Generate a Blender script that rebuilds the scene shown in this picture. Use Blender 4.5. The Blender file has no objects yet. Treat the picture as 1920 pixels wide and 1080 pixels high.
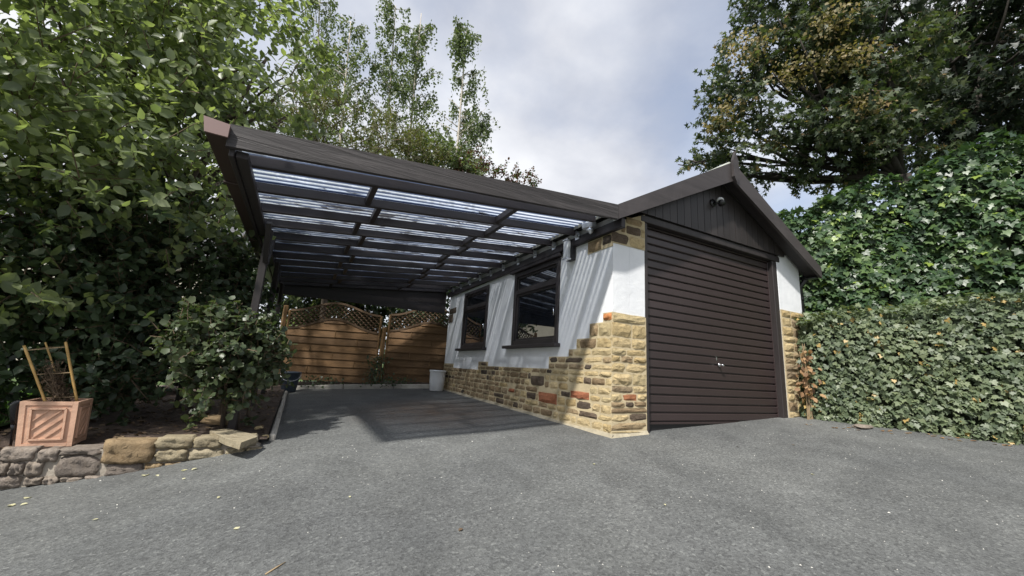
import bpy, math, random
import numpy as np
from mathutils import Matrix, Vector

random.seed(7)
rng = np.random.default_rng(11)
scene = bpy.context.scene
COL = scene.collection

# ------------------------------------------------------------------ camera
# rows: camera right, down and forward axes in world space (X along garage front, Y to the back, Z up)
RC = np.array([[0.881925, -0.467756, 0.058427], [0.14584, 0.152884, -0.977424], [0.448263, 0.870535, 0.20305]])
CAM = np.array([-2.67694, -2.99966, 0.549395])
FPX = 747.42
cam_d = bpy.data.cameras.new('camera')
cam = bpy.data.objects.new('camera', cam_d)
COL.objects.link(cam)
cam_d.sensor_width = 36.0
cam_d.lens = FPX / 1920 * 36.0
cam_d.clip_start = 0.02
cam_d.clip_end = 1500
cam.matrix_world = Matrix([[RC[0][i], -RC[1][i], -RC[2][i], CAM[i]] for i in range(3)] + [[0, 0, 0, 1]])
scene.camera = cam

# ------------------------------------------------------------------ light
TO_SUN = Vector((-0.72, -0.50, 1.0)).normalized()
sun_el = math.asin(TO_SUN.z)
sun_az = math.atan2(TO_SUN.x, TO_SUN.y)
world = bpy.data.worlds.new('World')
scene.world = world
world.use_nodes = True
sun_d = bpy.data.lights.new('sun', 'SUN')
sun = bpy.data.objects.new('sun', sun_d)
COL.objects.link(sun)
sun_d.energy = 3.1
sun_d.angle = math.radians(2.5)
sun_d.color = (1.0, 0.965, 0.90)
sun.rotation_euler = (-TO_SUN).to_track_quat('-Z', 'Y').to_euler()
sun.location = (-8, -4, 12)
vs = scene.view_settings
scene.display_settings.display_device = 'sRGB'
vs.view_transform = 'Standard'
vs.look = 'None'
vs.gamma = 1.0
vs.exposure = 1.0
vs.use_curve_mapping = False
scene.cycles.use_denoising = True
scene.cycles.max_bounces = 8
scene.cycles.transparent_max_bounces = 24
scene.cycles.sample_clamp_indirect = 6.0


SKY_SEED = 1.3


def sky_nodes():
    nt = world.node_tree
    nt.nodes.clear()
    N = nt.nodes.new
    L = nt.links.new
    out = N('ShaderNodeOutputWorld')
    sky = N('ShaderNodeTexSky')
    sky.sky_type = 'NISHITA'
    sky.sun_disc = False
    sky.sun_elevation = sun_el
    sky.sun_rotation = sun_az
    sky.air_density = 1.0
    sky.dust_density = 1.5
    bg1 = N('ShaderNodeBackground')
    bg1.inputs[1].default_value = 0.11
    L(sky.outputs[0], bg1.inputs[0])
    # broken cloud cover: soft banks of white and grey, one pattern over the whole dome
    tc = N('ShaderNodeTexCoord')
    sep = N('ShaderNodeSeparateXYZ')
    L(tc.outputs['Generated'], sep.inputs[0])
    mz = N('ShaderNodeMath'); mz.operation = 'MAXIMUM'; mz.inputs[1].default_value = 0.0
    L(sep.outputs[2], mz.inputs[0])
    ad = N('ShaderNodeMath'); ad.operation = 'ADD'; ad.inputs[1].default_value = 0.22
    L(mz.outputs[0], ad.inputs[0])
    dx = N('ShaderNodeMath'); dx.operation = 'DIVIDE'
    dy = N('ShaderNodeMath'); dy.operation = 'DIVIDE'
    L(sep.outputs[0], dx.inputs[0]); L(ad.outputs[0], dx.inputs[1])
    L(sep.outputs[1], dy.inputs[0]); L(ad.outputs[0], dy.inputs[1])
    cmb = N('ShaderNodeCombineXYZ')
    L(dx.outputs[0], cmb.inputs[0]); L(dy.outputs[0], cmb.inputs[1])
    cmb.inputs[2].default_value = SKY_SEED
    n1 = N('ShaderNodeTexNoise')
    n1.inputs['Scale'].default_value = 0.85
    n1.inputs['Detail'].default_value = 7
    n1.inputs['Roughness'].default_value = 0.52
    n1.inputs['Distortion'].default_value = 0.25
    L(cmb.outputs[0], n1.inputs['Vector'])
    n2 = N('ShaderNodeTexNoise')
    n2.inputs['Scale'].default_value = 1.9
    n2.inputs['Detail'].default_value = 6
    n2.inputs['Roughness'].default_value = 0.5
    L(cmb.outputs[0], n2.inputs['Vector'])
    cov = N('ShaderNodeValToRGB')
    cov.color_ramp.elements[0].position = 0.30
    cov.color_ramp.elements[1].position = 0.50
    cov.color_ramp.elements[0].color = (0.35, 0.35, 0.35, 1)
    cov.color_ramp.elements[1].color = (1, 1, 1, 1)
    L(n1.outputs[0], cov.inputs[0])
    shade = N('ShaderNodeValToRGB')
    shade.color_ramp.elements[0].position = 0.34
    shade.color_ramp.elements[0].color = (0.29, 0.305, 0.35, 1)
    shade.color_ramp.elements[1].position = 0.62
    shade.color_ramp.elements[1].color = (0.49, 0.498, 0.52, 1)
    L(n2.outputs[0], shade.inputs[0])
    bg2 = N('ShaderNodeBackground')
    bg2.inputs[1].default_value = 1.0
    L(shade.outputs[0], bg2.inputs[0])
    mix = N('ShaderNodeMixShader')
    L(cov.outputs[0], mix.inputs[0])
    L(bg1.outputs[0], mix.inputs[1])
    L(bg2.outputs[0], mix.inputs[2])
    L(mix.outputs[0], out.inputs[0])


sky_nodes()


# ------------------------------------------------------------------ pixel helpers (photo pixels to places)
def ray(px, py):
    return RC.T @ np.array([px - 960.0, py - 540.0, FPX])


def at_dist(px, py, dist):
    v = ray(px, py)
    return CAM + v / np.linalg.norm(v) * dist


def at_plane(px, py, axis, val):
    v = ray(px, py)
    return CAM + v * ((val - CAM[axis]) / v[axis])


def project(P):
    P = np.asarray(P, float)
    c = (P - CAM) @ RC.T
    z = np.maximum(c[..., 2], 1e-6)
    return c[..., 0] / z * FPX + 960, c[..., 1] / z * FPX + 540, c[..., 2]


def gz(x, y):
    """height of the sloping drive"""
    if x > 0:
        z = 0.06 * min(x, 5.0)
    elif x > -2.5:
        z = 0.068 * x
    else:
        z = -0.17 + 0.16 * (max(x, -5.0) + 2.5)
    z += 0.02 * min(y, 6.0) if y > 0 else 0.08 * max(y, -6.0)
    return z


# ------------------------------------------------------------------ object helpers
def tag(o, label=None, cat=None, group=None, kind=None):
    if label: o['label'] = label
    if cat: o['category'] = cat
    if group: o['group'] = group
    if kind: o['kind'] = kind
    return o


def link(name, me, parent=None):
    o = bpy.data.objects.new(name, me)
    COL.objects.link(o)
    if parent is not None:
        o.parent = parent
        if parent.type == 'EMPTY':
            o.matrix_parent_inverse = Matrix.Translation(-Vector(parent.location))
    return o


def thing(name, loc, label, cat, group=None):
    o = bpy.data.objects.new(name, None)
    COL.objects.link(o)
    o.empty_display_size = 0.1
    o.location = Vector([float(v) for v in loc])
    return tag(o, label, cat, group)


def mesh(name, verts, faces, mat, parent=None, smooth=False):
    me = bpy.data.meshes.new(name)
    me.from_pydata([tuple(map(float, v)) for v in verts], [], faces)
    me.update()
    if mat: me.materials.append(mat)
    if smooth:
        me.polygons.foreach_set('use_smooth', [True] * len(me.polygons))
    return link(name, me, parent)


class MB:
    """collects shapes that make up one mesh"""
    def __init__(self):
        self.v = []; self.f = []

    def add(self, vs_, fs_):
        n = len(self.v)
        self.v += [tuple(map(float, p)) for p in vs_]
        self.f += [tuple(i + n for i in f) for f in fs_]
        return self

    def box(self, lo, hi, c=0.0):
        v, f = cbox(lo, hi, c); return self.add(v, f)

    def beam(self, p0, p1, w, h, c=0.0, up=(0, 0, 1)):
        v, f = cbeam(p0, p1, w, h, c, up); return self.add(v, f)

    def tube(self, pts, rad, n=6):
        v, f = tube(pts, rad, n); return self.add(v, f)

    def build(self, name, mat, parent=None, smooth=False):
        return mesh(name, self.v, self.f, mat, parent, smooth)


def cbox(lo, hi, c=0.0):
    """box with chamfered edges"""
    lo = np.minimum(lo, hi).astype(float) if not isinstance(lo, np.ndarray) else lo
    hi = np.asarray(hi, float); lo = np.asarray(lo, float)
    if c <= 0:
        v = [(x, y, z) for x in (lo[0], hi[0]) for y in (lo[1], hi[1]) for z in (lo[2], hi[2])]
        return v, [(0, 1, 3, 2), (4, 6, 7, 5), (0, 4, 5, 1), (2, 3, 7, 6), (0, 2, 6, 4), (1, 5, 7, 3)]
    c = min(c, 0.45 * float(np.min(hi - lo)))
    v = []
    idx = {}
    for sx in (0, 1):
        for sy in (0, 1):
            for sz in (0, 1):
                p = [hi[0] if sx else lo[0], hi[1] if sy else lo[1], hi[2] if sz else lo[2]]
                inn = [-c if s else c for s in (sx, sy, sz)]
                for a in range(3):     # vertex lying on the face normal to axis a
                    q = [p[k] + (0 if k == a else inn[k]) for k in range(3)]
                    idx[(sx, sy, sz, a)] = len(v); v.append(tuple(q))
    f = []
    for a in range(3):
        b, d = (a + 1) % 3, (a + 2) % 3
        for s in (0, 1):
            ring = []
            for (sb, sd) in ((0, 0), (1, 0), (1, 1), (0, 1)):
                k = [0, 0, 0]; k[a] = s; k[b] = sb; k[d] = sd
                ring.append(idx[(k[0], k[1], k[2], a)])
            f.append(tuple(ring if s else ring[::-1]))
    for a in range(3):               # edges parallel to axis a
        b, d = (a + 1) % 3, (a + 2) % 3
        for sb in (0, 1):
            for sd in (0, 1):
                k0 = [0, 0, 0]; k0[b] = sb; k0[d] = sd
                k1 = list(k0); k1[a] = 1
                q = [idx[(*k0, b)], idx[(*k1, b)], idx[(*k1, d)], idx[(*k0, d)]]
                f.append(tuple(q if sb != sd else q[::-1]))
    for sx in (0, 1):
        for sy in (0, 1):
            for sz in (0, 1):
                t = [idx[(sx, sy, sz, a)] for a in range(3)]
                f.append(tuple(t if (sx + sy + sz) % 2 else t[::-1]))
    return v, f


def cbeam(p0, p1, w, h, c=0.0, up=(0, 0, 1)):
    """bar from p0 to p1 (axis through the middle), w across, h along up"""
    p0 = Vector([float(a) for a in p0]); p1 = Vector([float(a) for a in p1])
    d = p1 - p0; L_ = d.length; d.normalize()
    s = d.cross(Vector(up)); s.normalize()
    u = s.cross(d)
    v, f = cbox((0, -w / 2, -h / 2), (L_, w / 2, h / 2), c)
    return [tuple(p0 + d * a + s * (-b) + u * e) for a, b, e in v], f


def tube(pts, rad, n=6):
    pts = [Vector([float(a) for a in p]) for p in pts]
    if not hasattr(rad, '__len__'): rad = [rad] * len(pts)
    v = []; f = []
    prev = None
    for i, p in enumerate(pts):
        d = (pts[min(i + 1, len(pts) - 1)] - pts[max(i - 1, 0)])
        d.normalize()
        if prev is None:
            s = d.orthogonal().normalized()
        else:
            s = (prev - d * prev.dot(d))
            s = s.normalized() if s.length > 1e-6 else d.orthogonal().normalized()
        prev = s
        t = d.cross(s)
        for k in range(n):
            a = 2 * math.pi * k / n
            v.append(tuple(p + (s * math.cos(a) + t * math.sin(a)) * rad[i]))
    for i in range(len(pts) - 1):
        for k in range(n):
            f.append((i * n + k, i * n + (k + 1) % n, (i + 1) * n + (k + 1) % n, (i + 1) * n + k))
    f.append(tuple(range(n))[::-1])
    f.append(tuple(range((len(pts) - 1) * n, len(pts) * n)))
    return v, f


def lathe(name, prof, center, mat, parent=None, n=24):
    v = []; f = []
    for r, z in prof:
        for k in range(n):
            a = 2 * math.pi * k / n
            v.append((center[0] + r * math.cos(a), center[1] + r * math.sin(a), center[2] + z))
    for i in range(len(prof) - 1):
        for k in range(n):
            f.append((i * n + k, i * n + (k + 1) % n, (i + 1) * n + (k + 1) % n, (i + 1) * n + k))
    return mesh(name, v, f, mat, parent, smooth=True)


def box(name, lo, hi, mat, parent=None, c=0.004):
    v, f = cbox(lo, hi, c)
    return mesh(name, v, f, mat, parent)


def beam(name, p0, p1, w, h, mat, parent=None, c=0.004, up=(0, 0, 1)):
    v, f = cbeam(p0, p1, w, h, c, up)
    return mesh(name, v, f, mat, parent)


def prism(name, poly, axis, a0, a1, mat, parent=None):
    """polygon in the plane normal to axis (0 x: (y,z), 1 y: (x,z), 2 z: (x,y)), extruded from a0 to a1"""
    def P(p, a):
        if axis == 0: return (a, p[0], p[1])
        if axis == 1: return (p[0], a, p[1])
        return (p[0], p[1], a)
    n = len(poly)
    v = [P(p, a0) for p in poly] + [P(p, a1) for p in poly]
    f = [tuple(range(n))[::-1], tuple(range(n, 2 * n))]
    f += [(i, (i + 1) % n, n + (i + 1) % n, n + i) for i in range(n)]
    o = mesh(name, v, f, mat, parent)
    import bmesh
    bm = bmesh.new(); bm.from_mesh(o.data)
    bmesh.ops.recalc_face_normals(bm, faces=bm.faces)
    bm.to_mesh(o.data); bm.free()
    return o


# ------------------------------------------------------------------ materials
def new_mat(name):
    m = bpy.data.materials.new(name)
    m.use_nodes = True
    nt = m.node_tree
    nt.nodes.clear()
    out = nt.nodes.new('ShaderNodeOutputMaterial')
    b = nt.nodes.new('ShaderNodeBsdfPrincipled')
    nt.links.new(b.outputs[0], out.inputs[0])
    return m, nt, b, out


def noise(nt, scale, detail=4, rough=0.55, vec=None, dist=0.0):
    n = nt.nodes.new('ShaderNodeTexNoise')
    n.inputs['Scale'].default_value = scale
    n.inputs['Detail'].default_value = detail
    n.inputs['Roughness'].default_value = rough
    n.inputs['Distortion'].default_value = dist
    if vec is not None: nt.links.new(vec, n.inputs['Vector'])
    return n.outputs[0]


def ramp(nt, fac, stops):
    r = nt.nodes.new('ShaderNodeValToRGB')
    els = r.color_ramp.elements
    while len(els) < len(stops): els.new(0.5)
    for e, (p, c) in zip(els, stops):
        e.position = p
        e.color = (*c, 1) if len(c) == 3 else c
    nt.links.new(fac, r.inputs[0])
    return r.outputs[0]


def mixc(nt, fac, a, b, mode='MIX'):
    m = nt.nodes.new('ShaderNodeMix')
    m.data_type = 'RGBA'
    m.blend_type = mode
    for s, v in ((0, fac), (6, a), (7, b)):
        if hasattr(v, 'is_linked') or hasattr(v, 'links'): nt.links.new(v, m.inputs[s])
        elif s == 0: m.inputs[0].default_value = v
        else: m.inputs[s].default_value = (*v, 1)
    return m.outputs[2]


def mathn(nt, op, a, b=None, clamp=False):
    m = nt.nodes.new('ShaderNodeMath')
    m.operation = op
    m.use_clamp = clamp
    for i, v in enumerate((a, b)):
        if v is None: continue
        if hasattr(v, 'links'): nt.links.new(v, m.inputs[i])
        else: m.inputs[i].default_value = v
    return m.outputs[0]


def bump(nt, b, height, strength, dist=0.01):
    n = nt.nodes.new('ShaderNodeBump')
    n.inputs['Strength'].default_value = strength
    n.inputs['Distance'].default_value = dist
    nt.links.new(height, n.inputs['Height'])
    nt.links.new(n.outputs[0], b.inputs['Normal'])


def coords(nt, kind='Object', scale=None, rot=None):
    t = nt.nodes.new('ShaderNodeTexCoord')
    if kind == 'World':
        g = nt.nodes.new('ShaderNodeNewGeometry'); o = g.outputs['Position']
    else:
        o = t.outputs[kind]
    if scale or rot:
        mp = nt.nodes.new('ShaderNodeMapping')
        if scale: mp.inputs['Scale'].default_value = scale
        if rot: mp.inputs['Rotation'].default_value = rot
        nt.links.new(o, mp.inputs[0]); o = mp.outputs[0]
    return o


def obj_random(nt):
    return nt.nodes.new('ShaderNodeObjectInfo').outputs['Random']


def mat_asphalt():
    m, nt, b, o = new_mat('asphalt')
    P = coords(nt, 'World')
    big = noise(nt, 0.55, 5, 0.6, P, 0.4)
    mid = noise(nt, 3.0, 5, 0.6, P)
    vor = nt.nodes.new('ShaderNodeTexVoronoi'); vor.inputs['Scale'].default_value = 85
    nt.links.new(P, vor.inputs['Vector'])
    chip = noise(nt, 150, 3, 0.65, P, 1.5)
    base = ramp(nt, big, [(0.28, (0.082, 0.086, 0.087)), (0.5, (0.110, 0.114, 0.112)), (0.72, (0.142, 0.146, 0.141))])
    c2 = ramp(nt, mid, [(0.3, (0.82, 0.82, 0.82)), (0.7, (1.16, 1.16, 1.16))])
    col = mixc(nt, 1.0, base, c2, 'MULTIPLY')
    rv = nt.nodes.new('ShaderNodeSeparateColor'); nt.links.new(vor.outputs['Color'], rv.inputs[0])
    c3 = ramp(nt, rv.outputs[0], [(0.0, (0.60, 0.60, 0.61)), (0.35, (0.88, 0.88, 0.88)), (0.9, (1.1, 1.1, 1.1)), (0.985, (1.5, 1.5, 1.47))])
    col = mixc(nt, 1.0, col, c3, 'MULTIPLY')
    c4 = ramp(nt, chip, [(0.3, (0.58, 0.58, 0.58)), (0.5, (1, 1, 1)), (0.7, (1.4, 1.4, 1.4))])
    col = mixc(nt, 1.0, col, c4, 'MULTIPLY')
    # rust-brown stain where cars stand under the carport
    mp = nt.nodes.new('ShaderNodeMapping'); mp.vector_type = 'POINT'
    mp.inputs['Location'].default_value = (0.85, -1.45, 0.05); mp.inputs['Scale'].default_value = (0.85, 0.62, 0.2)
    nt.links.new(P, mp.inputs[0])
    gr = nt.nodes.new('ShaderNodeTexGradient'); gr.gradient_type = 'SPHERICAL'
    nt.links.new(mp.outputs[0], gr.inputs[0])
    st = mathn(nt, 'MULTIPLY', gr.outputs[1], noise(nt, 4, 4, 0.6, P))
    st = mathn(nt, 'MULTIPLY', st, 1.3, True)
    col = mixc(nt, st, col, (0.12, 0.075, 0.045))
    # pale scuffs
    sc = ramp(nt, noise(nt, 1.7, 8, 0.75, P, 1.2), [(0.64, (0, 0, 0)), (0.80, (1, 1, 1))])
    col = mixc(nt, mathn(nt, 'MULTIPLY', sc, 0.35), col, (0.23, 0.23, 0.225))
    nt.links.new(col, b.inputs['Base Color'])
    b.inputs['Roughness'].default_value = 0.82
    h = mathn(nt, 'ADD', mathn(nt, 'MULTIPLY', vor.outputs['Distance'], 0.8), chip)
    bump(nt, b, h, 0.55, 0.006)
    return m


def mat_plain(name, col, rough=0.6, bscale=0, bstr=0.2, var=0.0, vscale=6.0, metal=0.0, spec=0.5, stretch=None, bdist=0.01):
    m, nt, b, o = new_mat(name)
    P = coords(nt, 'Object', stretch)
    c = col
    if var:
        n = noise(nt, vscale, 5, 0.6, P, 0.3)
        lo = tuple(max(0, a * (1 - var)) for a in col); hi = tuple(a * (1 + var) for a in col)
        cc = ramp(nt, n, [(0.3, lo), (0.7, hi)])
        r = ramp(nt, obj_random(nt), [(0, (1 - var * 0.6,) * 3), (1, (1 + var * 0.6,) * 3)])
        cc = mixc(nt, 1.0, cc, r, 'MULTIPLY')
        nt.links.new(cc, b.inputs['Base Color'])
    else:
        b.inputs['Base Color'].default_value = (*c, 1)
    b.inputs['Roughness'].default_value = rough
    b.inputs['Metallic'].default_value = metal
    b.inputs['Specular IOR Level'].default_value = spec
    if bscale: bump(nt, b, noise(nt, bscale, 6, 0.6, P), bstr, bdist)
    return m


def mat_stone(name, stops, rough=0.9):
    """rough split stone: colour by piece, grain and iron staining inside it"""
    m, nt, b, o = new_mat(name)
    P = coords(nt, 'World')
    base = ramp(nt, obj_random(nt), stops)
    n = noise(nt, 16, 6, 0.65, P, 0.6)
    c = mixc(nt, 1.0, base, ramp(nt, n, [(0.28, (0.62, 0.57, 0.50)), (0.5, (1, 1, 1)), (0.75, (1.2, 1.17, 1.1))]), 'MULTIPLY')
    g = noise(nt, 110, 3, 0.6, P)
    c = mixc(nt, 1.0, c, ramp(nt, g, [(0.3, (0.8, 0.8, 0.8)), (0.7, (1.15, 1.15, 1.15))]), 'MULTIPLY')
    dk = ramp(nt, noise(nt, 6.5, 5, 0.6, P, 0.8), [(0.60, (0, 0, 0)), (0.75, (1, 1, 1))])
    c = mixc(nt, mathn(nt, 'MULTIPLY', dk, 0.5), c, (0.09, 0.07, 0.05))
    nt.links.new(c, b.inputs['Base Color'])
    b.inputs['Roughness'].default_value = rough
    b.inputs['Specular IOR Level'].default_value = 0.25
    h = mathn(nt, 'ADD', noise(nt, 34, 6, 0.65, P, 0.5), mathn(nt, 'MULTIPLY', g, 0.25))
    bump(nt, b, h, 0.7, 0.014)
    return m


def mat_wood(name, col, rough=0.55, axis=0, var=0.35, gscale=14, bstr=0.5, fade=0.0, knots=False, bdist=0.006):
    """painted or stained timber, grain along the given world axis"""
    m, nt, b, o = new_mat(name)
    s = [gscale] * 3; s[axis] = gscale * 0.06
    P = coords(nt, 'World', tuple(s))
    off = nt.nodes.new('ShaderNodeVectorMath'); off.operation = 'ADD'
    cb = nt.nodes.new('ShaderNodeCombineXYZ')
    r = obj_random(nt)
    k = mathn(nt, 'MULTIPLY', r, 40.0)
    for i in range(3): nt.links.new(k, cb.inputs[i])
    nt.links.new(P, off.inputs[0]); nt.links.new(cb.outputs[0], off.inputs[1])
    P = off.outputs[0]
    n = noise(nt, 1.0, 6, 0.65, P, 0.6)
    c = ramp(nt, n, [(0.3, tuple(a * (1 - var) for a in col)), (0.55, col), (0.75, tuple(a * (1 + var) for a in col))])
    c = mixc(nt, 1.0, c, ramp(nt, r, [(0, (0.78,) * 3), (1, (1.2,) * 3)]), 'MULTIPLY')
    if knots:
        W = coords(nt, 'World', (3.0, 3.0, 9.0))
        kn = ramp(nt, noise(nt, 1.3, 2, 0.4, W), [(0.69, (0, 0, 0)), (0.74, (1, 1, 1))])
        c = mixc(nt, mathn(nt, 'MULTIPLY', kn, 0.7), c, tuple(a * 0.3 for a in col))
    if fade:
        W = coords(nt, 'World')
        fd = ramp(nt, noise(nt, 2.2, 6, 0.7, W, 0.6), [(0.52, (0, 0, 0)), (0.75, (1, 1, 1))])
        c = mixc(nt, mathn(nt, 'MULTIPLY', fd, fade), c, tuple(min(1, a * 2.2 + 0.015) for a in col))
    nt.links.new(c, b.inputs['Base Color'])
    b.inputs['Roughness'].default_value = rough
    b.inputs['Specular IOR Level'].default_value = 0.4
    bump(nt, b, n, bstr, bdist)
    return m


def mat_render():
    m, nt, b, o = new_mat('white_render')
    P = coords(nt, 'World')
    n = noise(nt, 3.0, 5, 0.6, P, 0.4)
    c = ramp(nt, n, [(0.3, (0.67, 0.685, 0.71)), (0.7, (0.75, 0.76, 0.775))])
    # rain streaks and faint dirt
    S = coords(nt, 'World', (18, 18, 1.2))
    d = ramp(nt, noise(nt, 1.0, 4, 0.6, S), [(0.55, (0, 0, 0)), (0.8, (1, 1, 1))])
    c = mixc(nt, mathn(nt, 'MULTIPLY', d, 0.16), c, (0.50, 0.50, 0.47))
    nt.links.new(c, b.inputs['Base Color'])
    b.inputs['Roughness'].default_value = 0.75
    b.inputs['Specular IOR Level'].default_value = 0.3
    h = mathn(nt, 'ADD', mathn(nt, 'MULTIPLY', noise(nt, 7, 4, 0.55, P, 0.3), 1.0), mathn(nt, 'MULTIPLY', noise(nt, 60, 4, 0.6, P), 0.25))
    bump(nt, b, h, 0.35, 0.02)
    return m


def mat_sheet():
    """clear corrugated roofing, light and dark bands of its curves painted in, debris on top"""
    m = bpy.data.materials.new('clear_roofing')
    m.use_nodes = True
    nt = m.node_tree
    nt.nodes.clear()
    N = nt.nodes.new; L = nt.links.new
    out = N('ShaderNodeOutputMaterial')
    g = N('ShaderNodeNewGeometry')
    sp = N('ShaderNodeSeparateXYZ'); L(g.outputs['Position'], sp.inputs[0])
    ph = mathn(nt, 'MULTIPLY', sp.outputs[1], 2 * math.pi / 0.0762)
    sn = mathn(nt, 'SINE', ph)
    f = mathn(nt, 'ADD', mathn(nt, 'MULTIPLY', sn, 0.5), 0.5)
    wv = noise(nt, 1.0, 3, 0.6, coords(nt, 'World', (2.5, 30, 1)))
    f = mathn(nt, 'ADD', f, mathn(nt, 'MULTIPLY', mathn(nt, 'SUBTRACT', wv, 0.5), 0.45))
    stripe = ramp(nt, f, [(0.26, (0.110, 0.135, 0.205)), (0.46, (0.40, 0.45, 0.56)), (0.60, (0.92, 0.95, 0.99))])  # light bent by the corrugations, put into the colour as stripes
    # lodged leaf mould, more of it towards the back under the trees
    db = noise(nt, 1.0, 6, 0.7, coords(nt, 'World', (2.6, 16, 1)), 1.0)
    amt = mathn(nt, 'MULTIPLY', mathn(nt, 'SUBTRACT', sp.outputs[1], 0.45), 0.20)
    amt = mathn(nt, 'MINIMUM', mathn(nt, 'MAXIMUM', amt, 0.0), 0.085)
    dd = mathn(nt, 'ADD', db, amt)
    deb = ramp(nt, dd, [(0.58, (0, 0, 0)), (0.66, (1, 1, 1))])
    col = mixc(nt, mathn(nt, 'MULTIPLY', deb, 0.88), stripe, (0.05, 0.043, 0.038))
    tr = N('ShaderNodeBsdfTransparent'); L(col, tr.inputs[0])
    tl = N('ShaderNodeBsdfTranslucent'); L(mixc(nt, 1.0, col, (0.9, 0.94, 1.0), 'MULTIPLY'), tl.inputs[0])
    gl = N('ShaderNodeBsdfPrincipled')
    gl.inputs['Base Color'].default_value = (0.04, 0.045, 0.06, 1)
    gl.inputs['Roughness'].default_value = 0.25
    m1 = N('ShaderNodeMixShader'); m1.inputs[0].default_value = 0.60
    L(tr.outputs[0], m1.inputs[1]); L(tl.outputs[0], m1.inputs[2])
    m2 = N('ShaderNodeMixShader'); m2.inputs[0].default_value = 0.10
    L(m1.outputs[0], m2.inputs[1]); L(gl.outputs[0], m2.inputs[2])
    L(m2.outputs[0], out.inputs[0])
    return m


def mat_glass():
    m, nt, b, o = new_mat('window_glass')
    N = nt.nodes.new; L = nt.links.new
    b.inputs['Base Color'].default_value = (0.008, 0.010, 0.014, 1)
    b.inputs['Roughness'].default_value = 0.02
    b.inputs['IOR'].default_value = 2.6       # two sealed panes reflect twice
    return m


def mat_leaf(name, dark, mid, light, trans=0.35, rough=0.45, odd=None, odd_amt=0.03, spec=0.5, nscale=1.3):
    """leaf with its own shade, light passing through the blade"""
    m, nt, b, o = new_mat(name)
    N = nt.nodes.new; L = nt.links.new
    g = N('ShaderNodeNewGeometry')
    r = mathn(nt, 'FRACT', mathn(nt, 'ADD', g.outputs['Random Per Island'], obj_random(nt)))
    P = coords(nt, 'World')
    cl = noise(nt, nscale, 3, 0.6, P)
    t = mathn(nt, 'ADD', mathn(nt, 'MULTIPLY', r, 0.6), mathn(nt, 'MULTIPLY', mathn(nt, 'SUBTRACT', cl, 0.3), 0.95), True)
    c = ramp(nt, t, [(0.12, dark), (0.5, mid), (0.92, light)])
    if odd:
        q = mathn(nt, 'FRACT', mathn(nt, 'MULTIPLY', r, 37.7))
        k = mathn(nt, 'LESS_THAN', q, odd_amt)
        c = mixc(nt, k, c, odd)
    L(c, b.inputs['Base Color'])
    b.inputs['Roughness'].default_value = rough
    b.inputs['Specular IOR Level'].default_value = spec
    tl = N('ShaderNodeBsdfTranslucent')
    L(mixc(nt, 1.0, c, (1.55, 1.7, 0.75), 'MULTIPLY'), tl.inputs[0])
    mx = N('ShaderNodeMixShader'); mx.inputs[0].default_value = trans
    L(b.outputs[0], mx.inputs[1]); L(tl.outputs[0], mx.inputs[2])
    L(mx.outputs[0], o.inputs[0])
    return m


M = {}
M['asphalt'] = mat_asphalt()
M['render'] = mat_render()
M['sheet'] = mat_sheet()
M['glass'] = mat_glass()
M['mortar'] = mat_plain('lime_mortar', (0.46, 0.38, 0.24), 0.95, 45, 0.6, 0.14, 7)
M['mortar_grey'] = mat_plain('grey_mortar', (0.27, 0.24, 0.20), 0.95, 45, 0.6, 0.2, 7)
M['fillet'] = mat_plain('cement_fillet', (0.34, 0.30, 0.22), 0.95, 45, 0.7, 0.25, 9)
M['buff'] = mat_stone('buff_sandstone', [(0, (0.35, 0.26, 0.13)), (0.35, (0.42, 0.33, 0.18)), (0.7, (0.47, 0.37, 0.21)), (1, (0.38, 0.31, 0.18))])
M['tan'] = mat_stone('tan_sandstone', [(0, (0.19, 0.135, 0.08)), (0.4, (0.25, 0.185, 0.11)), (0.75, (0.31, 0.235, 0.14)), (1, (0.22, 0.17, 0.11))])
M['darkstone'] = mat_stone('sooty_sandstone', [(0, (0.055, 0.045, 0.038)), (1, (0.12, 0.09, 0.065))])
M['redbrick'] = mat_stone('red_brick', [(0, (0.27, 0.10, 0.055)), (1, (0.33, 0.14, 0.07))])
M['orange'] = mat_stone('orange_brick', [(0, (0.48, 0.20, 0.08)), (1, (0.50, 0.22, 0.09))])
M['greystone'] = mat_stone('grey_walling', [(0, (0.17, 0.145, 0.125)), (0.5, (0.24, 0.205, 0.175)), (1, (0.20, 0.17, 0.14))])
M['wallbuff'] = mat_stone('weathered_buff_walling', [(0, (0.24, 0.205, 0.14)), (0.5, (0.31, 0.265, 0.18)), (1, (0.28, 0.25, 0.19))])
M['fascia'] = mat_wood('weathered_brown_timber', (0.042, 0.037, 0.037), 0.6, 0, 0.45, 17, 0.9, 0.25, bdist=0.016)
M['brown_x'] = mat_wood('brown_timber_across', (0.030, 0.025, 0.026), 0.5, 0, 0.3, 14, 0.5)
M['brown_y'] = mat_wood('brown_timber_lengthways', (0.030, 0.025, 0.026), 0.5, 1, 0.3, 14, 0.5)
M['brown_z'] = mat_wood('brown_timber_upright', (0.030, 0.025, 0.025), 0.5, 2, 0.3, 14, 0.4)
M['board'] = mat_wood('brown_cladding', (0.030, 0.025, 0.024), 0.42, 2, 0.22, 14, 0.35)
M['barge'] = mat_wood('brown_barge_board', (0.048, 0.041, 0.041), 0.5, 0, 0.25, 10, 0.5, 0.25)
M['door'] = mat_plain('brown_door_paint', (0.033, 0.0225, 0.022), 0.38, 9, 0.05, 0.08, 2.0, spec=0.5)
M['plastic_brown'] = mat_plain('brown_plastic', (0.055, 0.036, 0.032), 0.35)
M['gutter_end'] = mat_plain('sunlit_brown_plastic', (0.20, 0.13, 0.12), 0.5)  # gutter brown with the sunlight on the stop end put into the colour
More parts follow.
